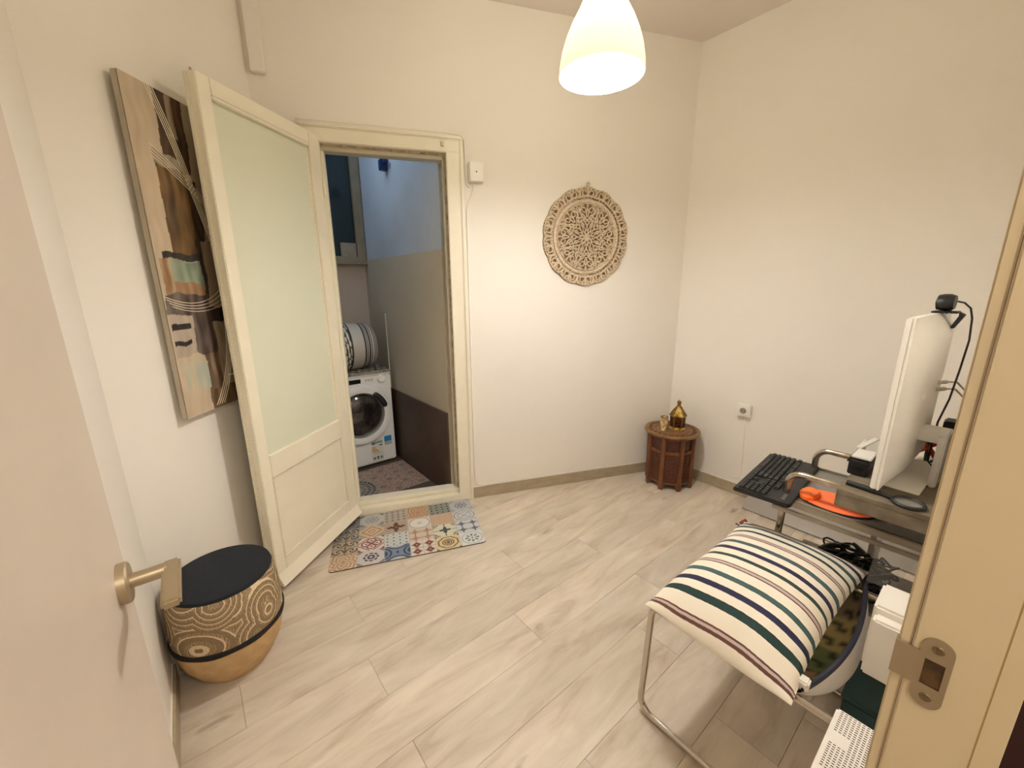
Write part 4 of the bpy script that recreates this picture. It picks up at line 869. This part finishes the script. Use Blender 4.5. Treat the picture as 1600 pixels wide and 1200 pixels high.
b = MB(); b.tube([(2.10 + .07 * math.cos(t), .07 + .035 * math.sin(t), .740 + .002 * k) for k in range(3) for t in np.linspace(0, 2 * PI, 20)], .004, 6); tag(b.build('coiled_black_cable', BLACKP, smooth=True), 'coiled black cable on the white shelf behind the monitor', 'cable')
bk = MB(); bk.box(2.14, 2.20, .03, .09, .7345, .86); bk.box(2.135, 2.205, .025, .095, .86, .905); tag(bk.build('black_adapter', BLACKP, bevel=.005), 'black power adapter standing on the white shelf behind the monitor', 'adapter')

# cables under the table
cb = MB(); rr = random.Random(5)
for k in range(46):
    cx0, cy0 = 1.82 + rr.uniform(-.09, .08), .22 + rr.uniform(-.10, .10); R1, R2 = rr.uniform(.03, .07), rr.uniform(.02, .06); ph = rr.uniform(0, 6); z0 = .325 + rr.uniform(0, .07)
    cb.tube([(cx0 + R1 * math.cos(t + ph), cy0 + R2 * math.sin(t * 1.3), z0 + .012 * math.sin(2 * t + ph)) for t in np.linspace(0, 5.5, 18)], rr.choice((.004, .006, .009)), 6)
o = cb.build('tangled_cables', BLACKP, smooth=True); tag(o, 'tangle of black cables heaped on the lower shelf under the glass', 'cables'); o['kind'] = 'stuff'
b = MB(); b.tube([(1.70, .40, .316), (1.74, .34, .34), (1.78, .28, .36), (1.86, .25, .345), (1.92, .15, .335)], .0035, 6); b.tube([(1.69, .36, .316), (1.73, .30, .35), (1.80, .22, .37), (1.84, .12, .33)], .003, 6)
tag(b.build('pale_cable', mat('beige_cable', (150, 130, 110), .5), smooth=True), 'pale beige cable strands lying over the black cable tangle', 'cable')
# spare laminate board leaning low against the right wall
b = MB(); b.box(0, .185, 0, .012, 0, 0.0001)
M = Matrix.Translation((2.618, 0, .0)) @ Matrix.Rotation(-math.radians(42), 4, 'Y')
b = MB(); b.box(0, .200, .06, .885, .001, .011, M); tag(b.build('spare_board', mat('glossy_grey_board', (150, 142, 134), .22, spec=.7)), 'glossy grey board propped along the foot of the right wall below the table', 'board')

# ------------------------------------------------------------------ sling chair with striped cushion
ch = thing('sling_chair', 'chrome tube sling chair in the right foreground carrying the striped cushion', 'chair', (1.33, .30, 0))
CM = Matrix.Translation((-1.33, -.30, 0)); YF, YB, ZT, ZB = .565, .035, .412, .0125
for x in (1.005, 1.58):
    pts = []
    for (cy, cz, a0, r) in ((YF - .05, ZB + .05, 0, .05), (YB + .05, ZB + .05, -90, .05)): pass
    r = .045
    pts += [(x, YF - r + r * math.cos(t), ZT - r + r * math.sin(t)) for t in np.linspace(PI / 2, 0, 7)]
    pts += [(x, YF - r + r * math.cos(t), ZB + r + r * math.sin(t)) for t in np.linspace(0, -PI / 2, 7)]
    pts += [(x, YB + r + r * math.cos(t), ZB + r + r * math.sin(t)) for t in np.linspace(-PI / 2, -PI, 7)]
    pts += [(x, YB + r + r * math.cos(t), ZT - r + r * math.sin(t)) for t in np.linspace(PI, PI / 2, 7)]
    pts = [(p[0] + .026 * p[2] / ZT, p[1], p[2]) for p in pts]
    b = MB(); b.tube(pts, .0105, 14, closed=True); b.build('side_frame', CHROME, ch, smooth=True, M=CM)
b = MB(); b.tube([(1.03, YF - .03, ZT - .006), (1.605, YF - .03, ZT - .006)], .009, 12); b.build('cross_bar', CHROME, ch, smooth=True, M=CM)
b = MB(); b.tube([(1.005, YB + .06, ZB), (1.58, YB + .06, ZB)], .009, 12); b.build('cross_bar', CHROME, ch, smooth=True, M=CM)
# sling: hammock surface from front bar down and up to the rim
NX, NY = 40, 30
def slingpt(u, v, off=0):
    x = 1.045 + .635 * u; sag = math.sin(PI * u) ** .8
    yr = .168 - .045 * sag; zr = .432 - .018 * sag          # rim
    # profile from front bar (v=0) to rim (v=1)
    P = [Vector((YF - .035, ZT + .012)), Vector((.42, .42 - .06 * sag)), Vector((.26, .415 - .19 * sag)), Vector((.16 - .12 * sag, .40 - .17 * sag)), Vector((yr, zr))]
    while len(P) > 1: P = [P[j].lerp(P[j + 1], v) for j in range(len(P) - 1)]
    return Vector((x, P[0].x, P[0].y))
def slingmesh(off):
    vs = []
    for j in range(NY + 1):
        for i in range(NX + 1):
            p = slingpt(i / NX, j / NY); q1 = slingpt(i / NX, min(1, j / NY + .02)); q0 = slingpt(i / NX, max(0, j / NY - .02)); d = (q1 - q0).normalized(); nrm = Vector((0, d.z, -d.y))
            vs.append(p + nrm * off)
    fs = [(j * (NX + 1) + i, j * (NX + 1) + i + 1, (j + 1) * (NX + 1) + i + 1, (j + 1) * (NX + 1) + i) for j in range(NY) for i in range(NX)]
    return vs, fs
vs, fs = slingmesh(0.0025)
me = bpy.data.meshes.new('printed_lining'); me.from_pydata([tuple(CM @ v) for v in vs], [], fs)
cols = []
for j in range(NY + 1):
    for i in range(NX + 1):
        u, v = i / NX, j / NY; s = math.sin(u * 71) + math.sin(v * 53 + u * 40)
        zone = int(u * 5); base = [(206, 190, 160), (180, 150, 110), (120, 130, 80), (200, 180, 120), (150, 130, 100)][min(zone, 4)]
        ink = [(70, 40, 30), (110, 50, 34), (54, 70, 34), (70, 66, 40), (60, 44, 36)][min(zone, 4)]
        cols.append(ink if s > .75 else tuple(min(255, q + 25) for q in base))
ca = me.color_attributes.new('Col', 'FLOAT_COLOR', 'POINT'); ca.data.foreach_set('color', [x for c in cols for x in srgb(c)]); me.materials.append(VC)
me.polygons.foreach_set('use_smooth', [True] * len(me.polygons)); o = bpy.data.objects.new('printed_lining', me); COL.objects.link(o); o.parent = ch
vs, fs = slingmesh(-.004); b = MB(); b.add(vs, fs); b.build('white_sling', mat('white_sling_cloth', (216, 210, 204), .45), ch, smooth=True, M=CM)
b = MB(); b.tube([slingpt(u, 1) for u in np.linspace(0, 1, 40)], .007, 8); b.build('navy_rim', mat('navy_binding', (30, 31, 46), .7), ch, smooth=True, M=CM)
b = MB(); b.box(1.045, 1.075, .155, .185, .425, .452); b.build('white_tab', WHITEP, ch, M=CM, bevel=.004)
# clear plastic sheet beyond the rim
vs = []; QA, QB, QC, QD = Vector((1.64, .155, .425)), Vector((1.69, .085, .43)), Vector((1.76, .035, .60)), Vector((1.70, .15, .60))
for j in range(6):
    for i in range(8):
        u = i / 7; v = j / 5; vs.append(QA.lerp(QB, u).lerp(QD.lerp(QC, u), v) + Vector((.008 * math.sin(u * 8), 0, .006 * math.sin(v * 7))))
b = MB(); b.add(vs, [(j * 8 + i, j * 8 + i + 1, (j + 1) * 8 + i + 1, (j + 1) * 8 + i) for j in range(5) for i in range(7)])
o = b.build('clear_plastic_flap', mat('clear_plastic', (230, 230, 230), .12, alpha=.25, spec=.6), ch, smooth=True, M=CM); o['label'] = 'clear plastic flap'
# cushion
STR = [(.030, .010, (96, 60, 50)), (.048, .006, (96, 60, 50)), (.130, .026, (26, 54, 50)), (.205, .024, (34, 34, 66)), (.285, .022, (62, 92, 92)), (.362, .007, (90, 60, 56)), (.385, .007, (110, 84, 78)), (.450, .018, (40, 62, 54)), (.525, .022, (44, 40, 74)), (.600, .022, (72, 96, 98)), (.672, .007, (90, 60, 56)), (.694, .007, (130, 104, 96)), (.757, .018, (40, 62, 54)), (.832, .022, (62, 92, 92)), (.905, .020, (54, 46, 74)), (.955, .007, (130, 70, 50)), (.975, .007, (130, 70, 50))]
cu = thing('striped_cushion', 'plump cream rectangular cushion with green, navy and brown stripes on the chair', 'cushion', (1.335, .362, .447), math.radians(-1.0))
NXc, NYc = 760, 60; CW, CD = .70, .400
U, V = np.meshgrid(np.linspace(0, 1, NXc), np.linspace(0, 1, NYc)); a = U * 2 - 1; c = V * 2 - 1
puff = ((1 - np.abs(a) ** 2.6) * (1 - np.abs(c) ** 2.6)) ** .55
pin = 1 - .075 * (1 - np.abs(a) ** 2) * np.abs(c) ** 2; pinx = 1 - .045 * (1 - np.abs(c) ** 2) * np.abs(a) ** 2
X = a * CW / 2 * pinx; Y = c * CD / 2 * pin
wr = .0035 * np.sin(a * 9 + c * 5) * np.sin(c * 7 - a * 3) * (np.abs(c) ** 2) + .002 * np.sin(a * 30) * np.abs(c) ** 6
for side, nm in ((1, 'cover_top'), (-1, 'cover_bottom')):
    Z = side * (puff * (.085 if side > 0 else .030) + wr * (side > 0)) - .035 * np.clip((-a - .62) / .38, 0, 1) ** 1.4 * (1 - .5 * c * c)
    pos = np.stack([X, Y, Z], -1).reshape(-1, 3); i_ = np.arange(NXc * NYc).reshape(NYc, NXc)
    q4 = np.stack([i_[:-1, :-1], i_[:-1, 1:], i_[1:, 1:], i_[1:, :-1]], -1).reshape(-1, 4)
    me = bpy.data.meshes.new(nm); me.from_pydata(pos.tolist(), [], q4.tolist())
    col = np.tile(np.array([238, 229, 212.]), (NXc * NYc, 1)); uu = (U + .004 * np.sin(V * 9 + 1)).ravel()
    for lo, hi in ((.362, .385), (.672, .694), (.955, .975), (.030, .048)): col[(uu > lo) & (uu < hi)] = (196, 176, 168)
    for ctr, wd_, cc in STR:
        wd_ = wd_ * (1.35 if wd_ > .015 else 1.1); d = np.abs(uu - ctr); m = d < wd_ / 2; col[m] = cc; m2 = m & (d > wd_ / 2 - .0035) & (wd_ > .015); col[m2] = np.array(cc) * .45
    col = col / 255; col = np.where(col <= .04045, col / 12.92, ((col + .055) / 1.055) ** 2.4)
    at = me.color_attributes.new('Col', 'FLOAT_COLOR', 'POINT'); at.data.foreach_set('color', np.concatenate([col, np.ones((len(col), 1))], 1).ravel())
    if 'cushion_cloth' not in MATS: mat_vcol('cushion_cloth', .85, .3, 700)
    me.materials.append(MATS['cushion_cloth']); me.polygons.foreach_set('use_smooth', [True] * len(me.polygons)); o = bpy.data.objects.new(nm, me); COL.objects.link(o); o.parent = cu
# red ribbon tied at the far corner of the cushion
b = MB(); b.tube([(.315, .175, .0), (.325, .20, .018), (.30, .205, .012), (.295, .185, .012), (.315, .175, .0)], .006, 6); b.tube([(.315, .178, .0), (.295, .20, .0), (.280, .215, .012)], .003, 6)
rb = b.build('red_tassel', mat('red_ribbon', (140, 52, 34), .7), cu); rb['label'] = 'red ribbon tassel'; rb.location = (-.006, -.012, .004)

# ------------------------------------------------------------------ white units on the entry wall
ht = thing('perforated_heater', 'white wall heater with rows of slots in its top at the bottom right', 'heater', (.76, .055, 0))
b = MB(); b.box(-.10, .178, -.049, .0325, .25, .545); b.build('heater_body', WHITEM, ht, bevel=.004)
slot = mat('slot_shadow', (70, 62, 54), .8); nx_, ny_ = 46, 10; b = MB()
for i in range(nx_):
    for j in range(ny_):
        x = -.092 + .262 * i / (nx_ - 1); y = -.040 + .062 * j / (ny_ - 1)
        if (.085 < x < .115 and y > -.005) or (-.01 < x < .02 and y > -.02): continue
        if i % 1 == 0: b.box(x - .0008, x + .0008, y - .0022, y + .0022, .5449, .5456)
o = b.build('vent_slots', slot, ht); o['kind'] = 'stuff'
for x in (-.08, .12): b = MB(); b.box(x, x + .03, -.055, -.049, .30, .5); b.build('wall_bracket', STEEL, ht)
wb = thing('white_wall_unit', 'plain white plastic box fixed low on the entry wall behind the chair', 'wall unit', (1.40, .05, 0))
b = MB(); b.box(-.115, .012, -.05, .046, .40, .59); b.build('unit_case', WHITEP, wb, bevel=.006)
b = MB(); b.box(-.152, -.116, -.05, .040, .405, .572); b.build('end_cap', WHITEP, wb, bevel=.005)
b = MB(); b.box(-.116, .012, .0462, .0472, .49, .493); b.build('seam', GREYP, wb)
tl = thing('teal_box', 'dark teal storage box on the floor behind the chair', 'box', (1.60, .10, 0))
b = MB(); b.box(-.13, .15, -.075, .03, 0, .10); b.build('box_body', TEAL, tl, bevel=.004)
b = MB(); b.box(-.135, .155, -.08, .035, .10, .12); b.build('lid', TEAL, tl, bevel=.004)
